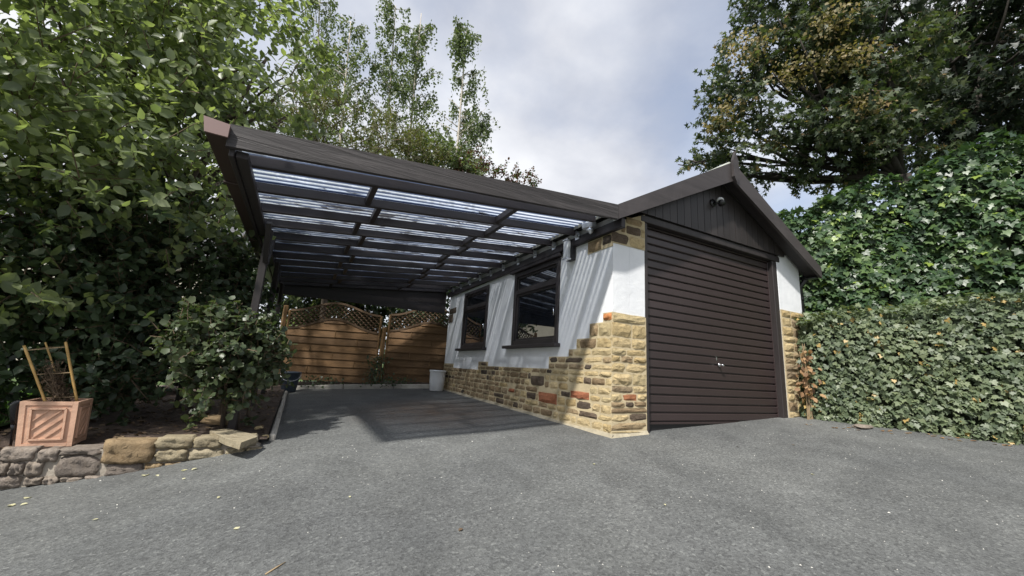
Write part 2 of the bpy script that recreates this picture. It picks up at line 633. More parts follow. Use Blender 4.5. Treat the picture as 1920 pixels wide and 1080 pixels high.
M['fence'] = mat_wood('golden_fence_board', (0.155, 0.086, 0.036), 0.75, 0, 0.3, 9, 0.5, knots=True)
M['fence_z'] = mat_wood('golden_fence_post', (0.18, 0.105, 0.045), 0.75, 2, 0.3, 9, 0.5)
M['lattice'] = mat_wood('brown_lattice', (0.085, 0.052, 0.028), 0.8, 0, 0.3, 12, 0.4)
M['concrete'] = mat_plain('edging_concrete', (0.36, 0.34, 0.30), 0.92, 40, 0.5, 0.2, 5)
M['metal'] = mat_plain('galvanised', (0.62, 0.64, 0.67), 0.35, metal=0.8)
M['chrome'] = mat_plain('chrome', (0.75, 0.76, 0.78), 0.18, metal=1.0)
M['black_metal'] = mat_plain('black_paint', (0.012, 0.012, 0.013), 0.35)
M['gloss_black'] = mat_plain('glossy_black_glaze', (0.010, 0.010, 0.012), 0.12)
M['white_plastic'] = mat_plain('white_plastic', (0.70, 0.71, 0.72), 0.45, 30, 0.1, 0.06, 3)
M['blue_plastic'] = mat_plain('slate_blue_plastic', (0.045, 0.062, 0.085), 0.4, 0, 0, 0.2, 4)
M['terracotta'] = mat_plain('terracotta', (0.50, 0.31, 0.215), 0.85, 70, 0.35, 0.16, 9)
M['soil'] = mat_plain('soil', (0.085, 0.058, 0.044), 1.0, 60, 0.9, 0.45, 14, bdist=0.03)
M['bamboo'] = mat_plain('bamboo_cane', (0.42, 0.26, 0.085), 0.5, 0, 0, 0.2, 10)
M['twine'] = mat_plain('twine', (0.30, 0.22, 0.13), 0.9)
M['bark'] = mat_plain('bark', (0.085, 0.066, 0.050), 0.95, 40, 0.9, 0.3, 12, stretch=(1, 1, 0.3))
M['bark_dark'] = mat_plain('dark_bark', (0.045, 0.038, 0.032), 0.95, 40, 0.9, 0.3, 12, stretch=(1, 1, 0.3))
M['birch_bark'] = mat_plain('birch_bark', (0.50, 0.45, 0.40), 0.85, 30, 0.4, 0.3, 9, stretch=(1, 1, 3))
M['twig'] = mat_plain('twig', (0.12, 0.085, 0.055), 0.9)
M['grass'] = mat_plain('grass_ground', (0.060, 0.105, 0.022), 0.95, 60, 0.8, 0.35, 6)
M['cream'] = mat_plain('cream_render', (0.62, 0.57, 0.49), 0.85, 30, 0.3, 0.1, 2)
M['slate'] = mat_plain('roof_slate', (0.085, 0.085, 0.09), 0.7, 20, 0.4, 0.25, 6)
M['roof_felt'] = mat_plain('mossy_roof', (0.13, 0.13, 0.11), 0.9, 25, 0.6, 0.3, 6)
M['ridge'] = mat_plain('lichened_ridge', (0.40, 0.42, 0.38), 0.9, 30, 0.5, 0.2, 8)
M['dry_leaf'] = mat_leaf('dry_leaf', (0.14, 0.08, 0.045), (0.27, 0.155, 0.075), (0.40, 0.26, 0.13), 0.2, 0.7)
M['pale_leaf'] = mat_leaf('pale_fallen_leaf', (0.42, 0.40, 0.22), (0.55, 0.52, 0.32), (0.62, 0.60, 0.42), 0.15, 0.7)
M['litter'] = mat_leaf('leaf_litter', (0.05, 0.032, 0.02), (0.10, 0.065, 0.04), (0.22, 0.16, 0.10), 0.1, 0.9)
M['chip'] = mat_plain('pale_chippings', (0.50, 0.49, 0.45), 0.9)
M['lamp_glass'] = mat_plain('ribbed_lamp_glass', (0.50, 0.52, 0.54), 0.10, 60, 0.4, spec=0.8)
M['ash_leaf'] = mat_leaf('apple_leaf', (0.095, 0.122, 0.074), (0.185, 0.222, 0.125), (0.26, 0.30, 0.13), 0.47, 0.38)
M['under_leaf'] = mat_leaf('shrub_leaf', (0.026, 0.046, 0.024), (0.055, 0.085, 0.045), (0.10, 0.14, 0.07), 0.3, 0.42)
M['front_leaf'] = mat_leaf('round_shrub_leaf', (0.030, 0.046, 0.023), (0.058, 0.082, 0.040), (0.115, 0.135, 0.072), 0.3, 0.42)
M['olive_leaf'] = mat_leaf('olive_leaf', (0.045, 0.050, 0.014), (0.090, 0.100, 0.030), (0.150, 0.150, 0.055), 0.35, 0.5)
M['birch_leaf'] = mat_leaf('birch_leaf', (0.06, 0.085, 0.035), (0.11, 0.145, 0.065), (0.18, 0.21, 0.11), 0.35, 0.5)
M['purple_leaf'] = mat_leaf('purple_leaf', (0.055, 0.020, 0.018), (0.11, 0.045, 0.035), (0.16, 0.10, 0.07), 0.3, 0.5, (0.06, 0.09, 0.03), 0.3)
M['maple_leaf'] = mat_leaf('sycamore_leaf', (0.026, 0.042, 0.026), (0.055, 0.080, 0.042), (0.105, 0.125, 0.055), 0.3, 0.5, (0.26, 0.18, 0.08), 0.03, nscale=0.7)
M['seed'] = mat_leaf('sycamore_keys', (0.12, 0.12, 0.05), (0.22, 0.18, 0.08), (0.34, 0.25, 0.12), 0.3, 0.6)
M['dark_leaf'] = mat_leaf('dark_sycamore_leaf', (0.014, 0.024, 0.017), (0.026, 0.040, 0.026), (0.050, 0.068, 0.040), 0.25, 0.5)
M['ivy'] = mat_leaf('ivy_leaf', (0.024, 0.050, 0.026), (0.050, 0.094, 0.040), (0.115, 0.180, 0.055), 0.25, 0.40, (0.22, 0.30, 0.06), 0.03)
M['ivy_low'] = mat_leaf('clipped_ivy_leaf', (0.062, 0.088, 0.052), (0.122, 0.158, 0.088), (0.20, 0.235, 0.13), 0.25, 0.48, (0.44, 0.31, 0.11), 0.024)
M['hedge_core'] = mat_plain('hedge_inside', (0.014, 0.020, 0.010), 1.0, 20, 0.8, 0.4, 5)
M['grass_blade'] = mat_leaf('grass_blade', (0.05, 0.11, 0.015), (0.08, 0.17, 0.022), (0.12, 0.22, 0.04), 0.35, 0.5)


# ================================================================== THE SETTING
def sheet_grid(name, xs, ys, zf, mat, keep=None, kind='structure'):
    v = [(x, y, zf(x, y)) for x in xs for y in ys]
    ny = len(ys)
    f = []
    for i in range(len(xs) - 1):
        for j in range(ny - 1):
            if keep and not keep((xs[i] + xs[i + 1]) / 2, (ys[j] + ys[j + 1]) / 2): continue
            f.append((i * ny + j, (i + 1) * ny + j, (i + 1) * ny + j + 1, i * ny + j + 1))
    o = mesh(name, v, f, mat, None, True)
    o['kind'] = kind
    return o


xs = [-400, -120, -40, -20, -12, -8, -5, -2.5, 0, 5, 8, 12, 20, 40, 120, 400]
ys = [-400, -120, -40, -20, -12, -6, 0, 6, 10, 20, 40, 120, 400]
sheet_grid('ground', xs, ys, lambda x, y: gz(x, y) - 0.06, M['grass'])


def lump(x, y):
    return 0.006 * math.sin(1.9 * x + 0.7) * math.sin(1.6 * y + 0.3) + 0.004 * math.sin(4.3 * x + 2 * y)


axs = sorted(set([-2.5, 0.0] + [round(-14 + 0.25 * i, 3) for i in range(97)]))
ays = sorted(set([0.0, 6.0] + [round(-14 + 0.25 * i, 3) for i in range(83)]))
sheet_grid('driveway', axs, ays, lambda x, y: gz(x, y) + (lump(x, y) if not (-0.3 < x < 3.6 and -0.3 < y) else 0), M['asphalt'])


def bed_z(x, y):
    return -0.20 + 0.045 * (max(x, -5.2) + 4.4) + 0.02 * (y - 1) + 0.012 * math.sin(5 * x) * math.cos(4 * y + 1) + 0.008 * math.sin(13 * x + 9 * y)


bxs = [round(-4.9 + 0.1 * i, 3) for i in range(22)]
bys = [round(1.14 + 0.1 * i, 3) for i in range(56)]
bxs[-1] = -2.81
sheet_grid('soil_bed', bxs, bys, bed_z, M['soil'])
lxs = [round(-14 + 0.3 * i, 3) for i in range(32)]
lxs[-1] = -4.82
lys = [1.14] + [round(1.3 + 0.3 * i, 3) for i in range(34)]
sheet_grid('lawn', lxs, lys, lambda x, y: -0.20 + 0.02 * (min(y, 6) - 1) + 0.01, M['grass'])
# strip of soil in front of the fence
KB0 = np.array([-2.78, 6.30]); KB1 = np.array([0.6, 5.02])


def back_y(x, off=0.0):
    return 5.24 - 0.379 * x + off


sv = []; sf = []
for i in range(15):
    x = -2.80 + 0.25 * i
    for o_ in (0.0, 0.2, 0.9):
        sv.append((x, back_y(x, o_), gz(x, back_y(x, o_)) + (0.05 if o_ < 0.5 else 0.10) + 0.01 * math.sin(9 * x + o_ * 20)))
for i in range(14):
    for j in range(2):
        sf.append((i * 3 + j, (i + 1) * 3 + j, (i + 1) * 3 + j + 1, i * 3 + j + 1))
tag(mesh('soil_strip', sv, sf, M['soil'], None, True), kind='structure')


# ================================================================== THE GARAGE
garage = thing('garage', (1.72, 2.5, 0.1), 'small white rendered garage with sandstone plinth and brown gabled front', 'garage')
GX1 = 3.44      # right outer corner
GY1 = 5.02      # back
WT = 0.22       # wall thickness
WH = 2.18


def stone_variant(k):
    """split-faced block, unit size, face towards -Y, back at y=0"""
    r = np.random.default_rng(100 + k)
    nx, nz = 5, 4
    v = []; f = []
    for j in range(nz):
        for i in range(nx):
            u = i / (nx - 1) - 0.5; w = j / (nz - 1) - 0.5
            edge = (i in (0, nx - 1)) + (j in (0, nz - 1))
            if 0 < i < nx - 1: u += r.uniform(-0.07, 0.07)
            if 0 < j < nz - 1: w += r.uniform(-0.08, 0.08)
            if i in (0, nx - 1): u -= math.copysign(r.uniform(0, 0.035), u)
            if j in (0, nz - 1): w -= math.copysign(r.uniform(0, 0.07), w)
            d = -1.0 + (0.50 if edge == 1 else 0.78 if edge == 2 else 0.0) + r.uniform(-0.33, 0.33)
            v.append((u, min(d, -0.05), w))
    for j in range(nz - 1):
        for i in range(nx - 1):
            a = j * nx + i
            f.append((a, a + 1, a + nx + 1, a + nx))
    ring = [i for i in range(nx)] + [j * nx + nx - 1 for j in range(1, nz)] + [(nz - 1) * nx + i for i in range(nx - 2, -1, -1)] + [j * nx for j in range(nz - 2, 0, -1)]
    n0 = len(v)
    for i in ring: v.append((v[i][0], 0.0, v[i][2]))
    n = len(ring)
    for k_ in range(n):
        f.append((ring[(k_ + 1) % n], ring[k_], n0 + k_, n0 + (k_ + 1) % n))
    me = bpy.data.meshes.new('stone')
    me.from_pydata(v, [], f)
    me.update()
    return me


STONES = [stone_variant(k) for k in range(14)]


def boulder_variant(k):
    """weathered walling stone with a softly broken face"""
    r = np.random.default_rng(400 + k)
    nx, nz = 11, 7
    ph = r.uniform(0, 6.28, 8)
    v = []; f = []
    for j in range(nz):
        for i in range(nx):
            u = i / (nx - 1) - 0.5; w = j / (nz - 1) - 0.5
            uu = u * (1 - 0.04 * abs(2 * w) ** 6); ww = w * (1 - 0.08 * abs(2 * u) ** 6)
            ww += 0.04 * math.sin(6 * u + ph[0]) * abs(2 * w); uu += 0.025 * math.sin(7 * w + ph[1]) * abs(2 * u)
            e = max(abs(2 * u), abs(2 * w))
            d = -1.0 + 0.55 * max(0, (e - 0.72) / 0.28) ** 2.5
            d += 0.16 * math.sin(7 * u + ph[2]) * math.sin(6 * w + ph[3]) + 0.13 * math.sin(15 * u + ph[4] + 4 * w) + 0.12 * math.sin(17 * w + ph[5] + 3 * u) + r.uniform(-0.13, 0.13)
            v.append((uu, min(d, -0.05), ww))
    for j in range(nz - 1):
        for i in range(nx - 1):
            a = j * nx + i
            f.append((a, a + 1, a + nx + 1, a + nx))
    ring = [i for i in range(nx)] + [j * nx + nx - 1 for j in range(1, nz)] + [(nz - 1) * nx + i for i in range(nx - 2, -1, -1)] + [j * nx for j in range(nz - 2, 0, -1)]
    n0 = len(v)
    for i in ring: v.append((v[i][0], 0.0, v[i][2]))
    n = len(ring)
    for k_ in range(n): f.append((ring[(k_ + 1) % n], ring[k_], n0 + k_, n0 + (k_ + 1) % n))
    me = bpy.data.meshes.new('stone')
    me.from_pydata(v, [], f); me.update()
    me.polygons.foreach_set('use_smooth', [True] * len(me.polygons))
    return me


BOULDERS = [boulder_variant(k) for k in range(8)]
STONE_MESH = {}


def stone(center, w, h, depth, mat, parent, face='-Y', rz=0.0, roll=None, name='stone', pool=None):
    """one block set in a wall; center = middle of its back face"""
    pool = pool or STONES
    k = random.randrange(len(pool))
    key = (pool[k].name, mat)
    if key not in STONE_MESH:
        me = pool[k].copy(); me.materials.append(M[mat]); STONE_MESH[key] = me
    o = link(name, STONE_MESH[key], parent)
    ang = {'-Y': 0.0, '-X': -math.pi / 2, '+X': math.pi / 2}[face] + rz
    fx = random.choice((1, -1))
    R = Matrix.Rotation(ang, 4, 'Z') @ Matrix.Rotation(random.uniform(-0.02, 0.02) if roll is None else roll, 4, 'Y')
    if fx < 0: R = R @ Matrix.Rotation(math.pi, 4, 'Y')
    o.matrix_basis = Matrix.Translation(Vector([float(c) for c in center])) @ R @ Matrix.Diagonal((w, depth, h, 1))
    return o


# --- side wall (faces the carport): white render above, stone plinth with a stepped top
WIN = [(0.93, 2.09, 0.90, 1.95), (3.02, 4.13, 0.90, 1.95)]      # y0,y1,z0,z1


def wall_with_holes(name, axis_len, z0, z1, holes, to3, mat, parent, thick):
    us = sorted(set([axis_len[0], axis_len[1]] + [h[0] for h in holes] + [h[1] for h in holes]))
    zs = sorted(set([z0, z1] + [h[2] for h in holes] + [h[3] for h in holes]))
    mb = MB()
    solid = {}
    for i in range(len(us) - 1):
        for j in range(len(zs) - 1):
            uc = (us[i] + us[i + 1]) / 2; zc = (zs[j] + zs[j + 1]) / 2
            solid[i, j] = not any(h[0] < uc < h[1] and h[2] < zc < h[3] for h in holes)
    for (i, j), s in solid.items():
        if not s: continue
        a, b, c, d = us[i], us[i + 1], zs[j], zs[j + 1]
        P = lambda u, z, t: to3(u, z, t)
        mb.add([P(a, c, 0), P(b, c, 0), P(b, d, 0), P(a, d, 0)], [(0, 1, 2, 3)])
        mb.add([P(a, c, thick), P(b, c, thick), P(b, d, thick), P(a, d, thick)], [(3, 2, 1, 0)])
        for (di, dj, e) in ((-1, 0, (a, c, a, d)), (1, 0, (b, c, b, d)), (0, -1, (a, c, b, c)), (0, 1, (a, d, b, d))):
            if not solid.get((i + di, j + dj), False):
                mb.add([P(e[0], e[1], 0), P(e[2], e[3], 0), P(e[2], e[3], thick), P(e[0], e[1], thick)], [(0, 1, 2, 3)])
    return mb.build(name, mat, parent)


side_wall = wall_with_holes('side_wall', (0.0, GY1), -0.08, WH, WIN, lambda u, z, t: (t, u, z), M['render'], garage, WT)
right_wall = box('outer_wall', (GX1 - WT, 0.16, 0.1), (GX1, GY1 - 0.01, WH), M['render'], garage, 0.0)
back_wall = box('back_wall', (WT + 0.002, GY1 - WT, -0.02), (GX1 - WT - 0.002, GY1 - 0.004, WH), M['render'], garage, 0.0)
pier_l = box('front_pier', (WT + 0.002, 0.0, -0.06), (0.437, 0.15, 2.2), M['render'], garage, 0.0)
pier_r = box('front_pier', (2.90, 0.0, 0.08), (GX1, 0.155, 2.36), M['render'], garage, 0.006)
box('concrete_floor', (WT + 0.004, 0.16, -0.03), (GX1 - WT - 0.004, GY1 - WT - 0.004, 0.06), M['concrete'], garage, 0.0)

PROF = [(0.0, 0.13, 1.177), (0.13, 0.34, 1.083), (0.34, 0.56, 0.932), (0.56, 0.70, 0.822), (0.70, 1.10, 0.742),
        (1.10, 2.87, 0.600), (2.87, 3.24, 0.668), (3.24, 4.47, 0.536), (4.47, 5.02, 0.620)]
COURSE = [0.03, 0.118, 0.192, 0.290, 0.362, 0.452, 0.536, 0.600, 0.668, 0.742, 0.822, 0.932, 1.083, 1.177]


def prof_top(y):
    for a, b, t in PROF:
        if a <= y < b: return t
    return 0


pl = [(0.0, -0.07)]
for a, b, t in PROF: pl += [(a, t), (b, t)]
pl += [(5.02, -0.02)]
plinth = prism('stone_plinth', [(0.0205 if i < 2 else p[0], p[1]) for i, p in enumerate(pl)], 0, -0.010, 0.06, M['mortar'], garage)
# mortar fillet where the wall meets the drive
fv = []
for i in range(21):
    y = 5.0 * i / 20
    w_ = 0.036 + 0.010 * math.sin(7 * y); h_ = 0.028 + 0.01 * math.sin(5 * y + 1)
    g_ = gz(-0.03, y)
    fv += [(-0.008, y - 0.03, g_ + h_), (-w_, y - 0.03, g_ - 0.01)]
mesh('mortar_fillet', fv, [(2 * i, 2 * i + 1, 2 * i + 3, 2 * i + 2) for i in range(20)], M['fillet'], plinth)

SPEC = []        # (y0,y1,z0,z1,mat) picked out from the photograph


def spec(px0, py0, px1, py1, mat):
    a = at_plane(px0, py0, 0, 0.0); b = at_plane(px1, py1, 0, 0.0)
    SPEC.append((min(a[1], b[1]), max(a[1], b[1]), min(a[2], b[2]), max(a[2], b[2]), mat))


spec(1071, 731, 1107, 751, 'redbrick')
spec(1011, 733, 1046, 760, 'tan')
spec(997, 703, 1022, 725, 'darkstone')
spec(955, 727, 966, 737, 'redbrick')
SPEC[1] = SPEC[1][:4] + ('redbrick',)
SPEC.append((-0.004, 0.125, 1.093, 1.172, 'orange'))
SPEC.append((0.20, 0.335, 0.945, 1.078, 'tan'))
random.seed(21)
ctr = 0
for ci in range(len(COURSE) - 1):
    z0, z1 = COURSE[ci], COURSE[ci + 1]
    y = -0.006
    while y < 4.99:
        w_ = random.uniform(0.09, 0.27) if z1 - z0 > 0.08 else random.uniform(0.12, 0.34)
        ye = min(y + w_, 5.01)
        if 5.01 - ye < 0.08: ye = 5.01
        lo = max(y, -0.006); hi = ye
        # keep inside the stepped outline
        for a, b, t in PROF:
            if t < z1 - 0.001:
                if lo >= a - 0.001 and lo < b: lo = max(lo, b)
                elif lo < a < hi: hi = min(hi, a)
        if hi - lo > 0.04:
            segs = [(lo, hi)]
            for (sy0, sy1, sz0, sz1, _) in SPEC:
                if sz0 < z1 - 0.012 and sz1 > z0 + 0.012:
                    ns = []
                    for (p, q) in segs:
                        if sy1 <= p or sy0 >= q: ns.append((p, q)); continue
                        if sy0 - p > 0.05: ns.append((p, sy0))
                        if q - sy1 > 0.05: ns.append((sy1, q))
                    segs = ns
            for (p, q) in segs:
                yc = (p + q) / 2; zc = (z0 + z1) / 2
                lift = gz(0, yc) * max(0, 1 - zc / 0.6)
                r_ = random.random()
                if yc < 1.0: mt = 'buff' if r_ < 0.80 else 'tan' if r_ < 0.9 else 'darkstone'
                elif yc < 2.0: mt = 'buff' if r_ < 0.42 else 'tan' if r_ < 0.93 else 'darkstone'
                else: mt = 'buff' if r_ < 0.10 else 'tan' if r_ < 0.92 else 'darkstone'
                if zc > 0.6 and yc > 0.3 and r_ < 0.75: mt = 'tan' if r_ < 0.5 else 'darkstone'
                jy = 0.014 if yc > 0.9 else 0.010
                if (q - p) - jy < 0.03: continue
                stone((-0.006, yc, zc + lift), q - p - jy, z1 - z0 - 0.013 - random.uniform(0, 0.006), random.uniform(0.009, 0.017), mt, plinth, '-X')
                ctr += 1
        y = ye
for (y0, y1, z0, z1, mt) in SPEC:
    stone((-0.006, (y0 + y1) / 2, (z0 + z1) / 2), y1 - y0 - 0.008, z1 - z0 - 0.008, 0.022, mt, plinth, '-X', roll=0.0)
# --- plinth on the front of the left pier
pf = prism('stone_plinth', [(-0.010, -0.08), (0.440, -0.05), (0.440, 1.165), (-0.010, 1.177)], 1, -0.010, 0.02, M['mortar'], garage)
FRONT = [0.02, 0.045, 0.125, 0.205, 0.262, 0.320, 0.395, 0.470, 0.590, 0.690, 0.760, 0.830, 0.935, 1.083, 1.177]
for ci in range(len(FRONT) - 1):
    z0, z1 = FRONT[ci], FRONT[ci + 1]
    n_ = 1 if ci in (0, 1, 3, 13) else 2 if ci not in (4, 5, 9) else 3
    cuts = [-0.022] + sorted(-0.022 + 0.46 * (k + random.uniform(0.75, 1.25)) / n_ for k in range(n_ - 1)) + [0.436]
    for a, b in zip(cuts[:-1], cuts[1:]):
        mt = 'buff' if random.random() < 0.72 else 'tan'
        if ci == 5 and a > 0.05 and b < 0.4: mt = 'redbrick'
        if ci == 2 and a > 0.1: mt = 'darkstone'
        if ci == 4 and a > 0.05 and b < 0.4: mt = 'darkstone'
        slope = 0.06 * (a + b) / 2 * max(0, 1 - z0 / 0.6)
        stone(((a + b) / 2, -0.006, (z0 + z1) / 2 + slope), b - a - 0.012, z1 - z0 - 0.012, random.uniform(0.010, 0.019), mt, pf)
mesh('mortar_fillet', [(-0.036, -0.036, gz(0, 0) - 0.012), (-0.01, -0.008, 0.032), (0.44, -0.008, 0.06), (0.445, -0.042, 0.014)], [(0, 3, 2, 1)], M['fillet'], pf)
# --- exposed stones above the white, at the eaves corner
band = prism('stone_band', [(-0.010, 1.893), (0.438, 1.893), (0.438, 2.30), (0.10, 2.155), (-0.010, 2.10)], 1, -0.008, 0.0, M['mortar'], garage)
for (a, b, z0, z1, mt) in ((-0.03, 0.20, 1.90, 2.01, 'darkstone'), (0.215, 0.432, 1.90, 2.01, 'buff'), (0.10, 0.155, 2.03, 2.13, 'tan'),
                           (0.17, 0.37, 2.03, 2.12, 'darkstone'), (0.38, 0.432, 2.03, 2.12, 'buff'), (0.17, 0.40, 2.14, 2.215, 'tan')):
    stone(((a + b) / 2, -0.004, (z0 + z1) / 2), b - a, z1 - z0, 0.02, mt, band, roll=0)
band2 = prism('stone_band', [(-0.002, 1.86), (0.40, 1.86), (0.40, 2.0), (-0.002, 2.0)], 0, -0.008, 0.0, M['mortar'], garage)
for (a, b, z0, z1, mt) in ((0.02, 0.15, 1.895, 1.995, 'darkstone'), (0.17, 0.39, 1.865, 1.995, 'tan')):
    stone((-0.004, (a + b) / 2, (z0 + z1) / 2), b - a, z1 - z0, 0.02, mt, band2, '-X', roll=0)
# two dark stones left bare in the render at the back end
for (y0, y1, z0, z1) in ((4.58, 4.98, 1.62, 1.74), (4.74, 4.98, 1.44, 1.62)):
    stone((0.0, (y0 + y1) / 2, (z0 + z1) / 2), y1 - y0, z1 - z0, 0.02, 'darkstone', side_wall, '-X', roll=0)
# --- right pier stones
pr = box('stone_plinth', (2.903, -0.010, 0.10), (GX1 - 0.004, 0.02, 1.56), M['mortar'], garage, 0.0)
z = 0.17
while z < 1.53:
    h_ = min(random.uniform(0.075, 0.13), 1.56 - z)
    if 1.56 - (z + h_) < 0.05: h_ = 1.56 - z
    cuts = [2.905, random.uniform(3.05, 3.2), GX1]
    for a, b in zip(cuts[:-1], cuts[1:]):
        stone(((a + b) / 2, -0.006, z + h_ / 2), b - a - 0.012, h_ - 0.012, random.uniform(0.014, 0.028), 'buff' if random.random() < 0.6 else 'tan', pr)
    z += h_

# --- windows
for wi, (y0, y1, z0, z1) in enumerate(WIN):
    w = MB()
    fw = 0.065
    x0, x1 = -0.022, 0.05
    w.box((x0, y0, z0), (x1, y0 + fw, z1), 0.006)
    w.box((x0, y1 - fw, z0), (x1, y1, z1), 0.006)
    w.box((x0 + 0.002, y0 + fw, z1 - fw), (x1, y1 - fw, z1 - 0.001), 0.006)
    w.box((x0 + 0.002, y0 + fw, z0 + 0.001), (x1, y1 - fw, z0 + fw), 0.006)
    win = w.build('window', M['brown_y'], garage)
    if wi == 0: win['label'] = 'window with deep brown frame and projecting head board'
    zt = 1.655 if wi == 0 else 1.625
    box('transom', (x0 + 0.004, y0 + fw, zt - 0.03), (x1 - 0.002, y1 - fw, zt + 0.03), M['brown_y'], win, 0.006)
    sash = MB()
    for (a, b) in ((zt + 0.03, z1 - fw), (z0 + fw, zt - 0.03)):
        for (ya, yb, za, zb) in ((y0 + fw, y0 + fw + 0.03, a, b), (y1 - fw - 0.03, y1 - fw, a, b), (y0 + fw + 0.03, y1 - fw - 0.03, a, a + 0.028), (y0 + fw + 0.03, y1 - fw - 0.03, b - 0.028, b)):
            sash.box((0.0, ya, za), (0.035, yb, zb), 0.003)
    sash.build('sash', M['brown_y'], win)
    for (a, b) in ((zt + 0.03, z1 - fw), (z0 + fw, zt - 0.03)):
        box('pane', (0.016, y0 + fw + 0.02, a + 0.02), (0.022, y1 - fw - 0.02, b - 0.02), M['glass'], win, 0.0)
    box('sill', (-0.085, y0 - 0.05, z0 - 0.045), (-0.0015, y1 + (0.16 if wi == 0 else 0.10), z0 - 0.002), M['brown_y'], win, 0.006)
    if wi == 0:
        box('head_board', (-0.06, y0 - 0.04, z1 + 0.001), (-0.0015, y1 + 0.09, z1 + 0.045), M['brown_y'], win, 0.005)
    h = MB().tube([(-0.004, y0 + fw + 0.012, zt - 0.42), (-0.03, y0 + fw + 0.012, zt - 0.42), (-0.034, y0 + fw + 0.012, zt - 0.33)], 0.007, 6)
    h.build('handle', M['chrome'], win, True)

# --- up-and-over door
door = box('garage_door', (0.49, 0.085, 0.09), (2.80, 0.10, 2.215), M['door'], garage, 0.0)
door['label'] = 'dark brown ribbed up and over garage door'
NS = 23
DZ0, DZ1 = 0.125, 2.195
for k in range(NS):
    z0 = DZ0 + (DZ1 - DZ0) * k / NS; z1 = DZ0 + (DZ1 - DZ0) * (k + 1) / NS
    # pressed rib: flat face, rolled lower lip
    pr_ = [(0.0845, z0 + 0.004), (0.070, z0 + 0.006), (0.064, z0 + 0.014), (0.066, z1 - 0.016), (0.072, z1 - 0.008), (0.0845, z1 - 0.006)]
    prism('slat', pr_, 0, 0.515, 2.785, M['door'], door)
df = MB()
df.box((0.437, 0.0, 0.02), (0.487, 0.11, 2.215), 0.005)
df.box((2.80, 0.0, 0.16), (2.899, 0.11, 2.215), 0.005)
df.box((0.38, -0.012, 2.217), (2.96, 0.11, 2.292), 0.006)
df.build('door_frame', M['brown_z'], garage)
rail = MB(); rail.box((0.492, 0.056, 0.10), (2.797, 0.084, 0.122), 0.003)
rail.box((0.492, 0.056, 0.123), (0.513, 0.084, 2.21), 0.003); rail.box((2.787, 0.056, 0.123), (2.797, 0.084, 2.21), 0.003)
rail.box((0.514, 0.056, 2.197), (2.786, 0.084, 2.212), 0.003)
rail.build('door_edge_rail', M['door'], door)
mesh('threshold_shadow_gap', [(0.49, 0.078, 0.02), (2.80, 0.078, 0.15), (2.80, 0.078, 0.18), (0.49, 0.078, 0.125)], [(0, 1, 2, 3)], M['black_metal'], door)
hp = at_plane(1349, 684, 1, 0.05)
hm = MB()
hm.tube([(hp[0], 0.062, hp[2]), (hp[0], 0.045, hp[2])], 0.020, 12)
hm.tube([(hp[0], 0.045, hp[2]), (hp[0], 0.02, hp[2])], 0.009, 8)
hm.tube([(hp[0] - 0.012, 0.012, hp[2]), (hp[0] + 0.035, 0.012, hp[2] - 0.012)], [0.012, 0.010], 8)
hm.build('handle', M['chrome'], door, True)
box('key_plate', (hp[0] - 0.035, 0.060, hp[2] + 0.05), (hp[0] - 0.022, 0.0635, hp[2] + 0.09), M['chrome'], door, 0.001)

# --- gable: upright boards under the verge
AX, AZ = 1.72, 3.0


def verge_z(x, base=2.06, apex=2.97):
    return base + (apex - base) * (1 - abs(x - AX) / 1.85)


gb = box('gable_backing', (0.45, 0.0, 2.293), (2.95, 0.02, 2.40), M['brown_z'], garage, 0.0)
x = 0.34
while x < 3.12:
    w_ = 0.118
    x1 = min(x + w_ - 0.006, 3.13)
    zt0, zt1 = verge_z(x) + 0.06, verge_z(x1) + 0.06
    zb = 2.305 if x < 2.95 else 2.36
    if max(zt0, zt1) > zb + 0.02:
        poly = [(x, zb), (x1, zb), (x1, max(zt1, zb + 0.004)), (x, max(zt0, zb + 0.004))]
        if x < AX < x1: poly = [(x, zb), (x1, zb), (x1, zt1), (AX, verge_z(AX) + 0.06), (x, zt0)]
        prism('board', poly, 1, -0.030 - random.uniform(0, 0.003), -0.012, M['board'], gb)
    x += w_
# --- roof
for s in (-1, 1):
    ex = AX + s * 1.85
    v = [(AX, -0.19, 3.16), (ex, -0.19, 2.15), (ex, GY1 + 0.2, 2.15), (AX, GY1 + 0.2, 3.16)]
    v2 = [(p[0], p[1], p[2] + 0.05) for p in v]
    fs = [(0, 1, 2, 3), (7, 6, 5, 4), (0, 4, 5, 1), (1, 5, 6, 2), (2, 6, 7, 3), (3, 7, 4, 0)]
    mesh('roof', v + v2, fs if s < 0 else [f[::-1] for f in fs], M['roof_felt'], garage)
    # soffit boards and barge board
    mesh('soffit', [(AX, -0.19, 3.08), (ex, -0.19, 2.08), (ex, -0.035, 2.08), (AX, -0.035, 3.08)], [(0, 1, 2, 3)], M['brown_x'], garage)
    zb0, zb1 = 2.052, 2.205
    poly = [(ex, zb0), (ex, zb1), (AX, 3.235), (AX, 2.985)]
    prism('barge_board', poly, 1, -0.225, -0.192, M['barge'], garage)
prism('finial', [(AX - 0.05, 3.235), (AX, 3.36), (AX + 0.05, 3.235), (AX + 0.05, 3.02), (AX, 2.945), (AX - 0.05, 3.02)], 1, -0.262, -0.228, M['barge'], garage)
rt = MB()
for k in range(12):
    ya = -0.18 + k * 0.45
    rt.tube([(AX, ya, 3.20), (AX, min(ya + 0.44, GY1 + 0.19), 3.205)], 0.055, 8)
rt.build('ridge_tiles', M['ridge'], garage, True)
dpx, dpy = 3.53, 0.05
dp = MB()
dp.tube([(3.56, -0.02, 2.14), (3.56, -0.02, 2.06), (dpx, dpy, 1.96), (dpx, dpy, 0.2)], 0.036, 12)
dp.tube([(dpx, dpy, 1.82), (dpx, dpy, 1.76)], 0.042, 12)
dp.build('downpipe', M['black_metal'], garage, True)
gt = MB()
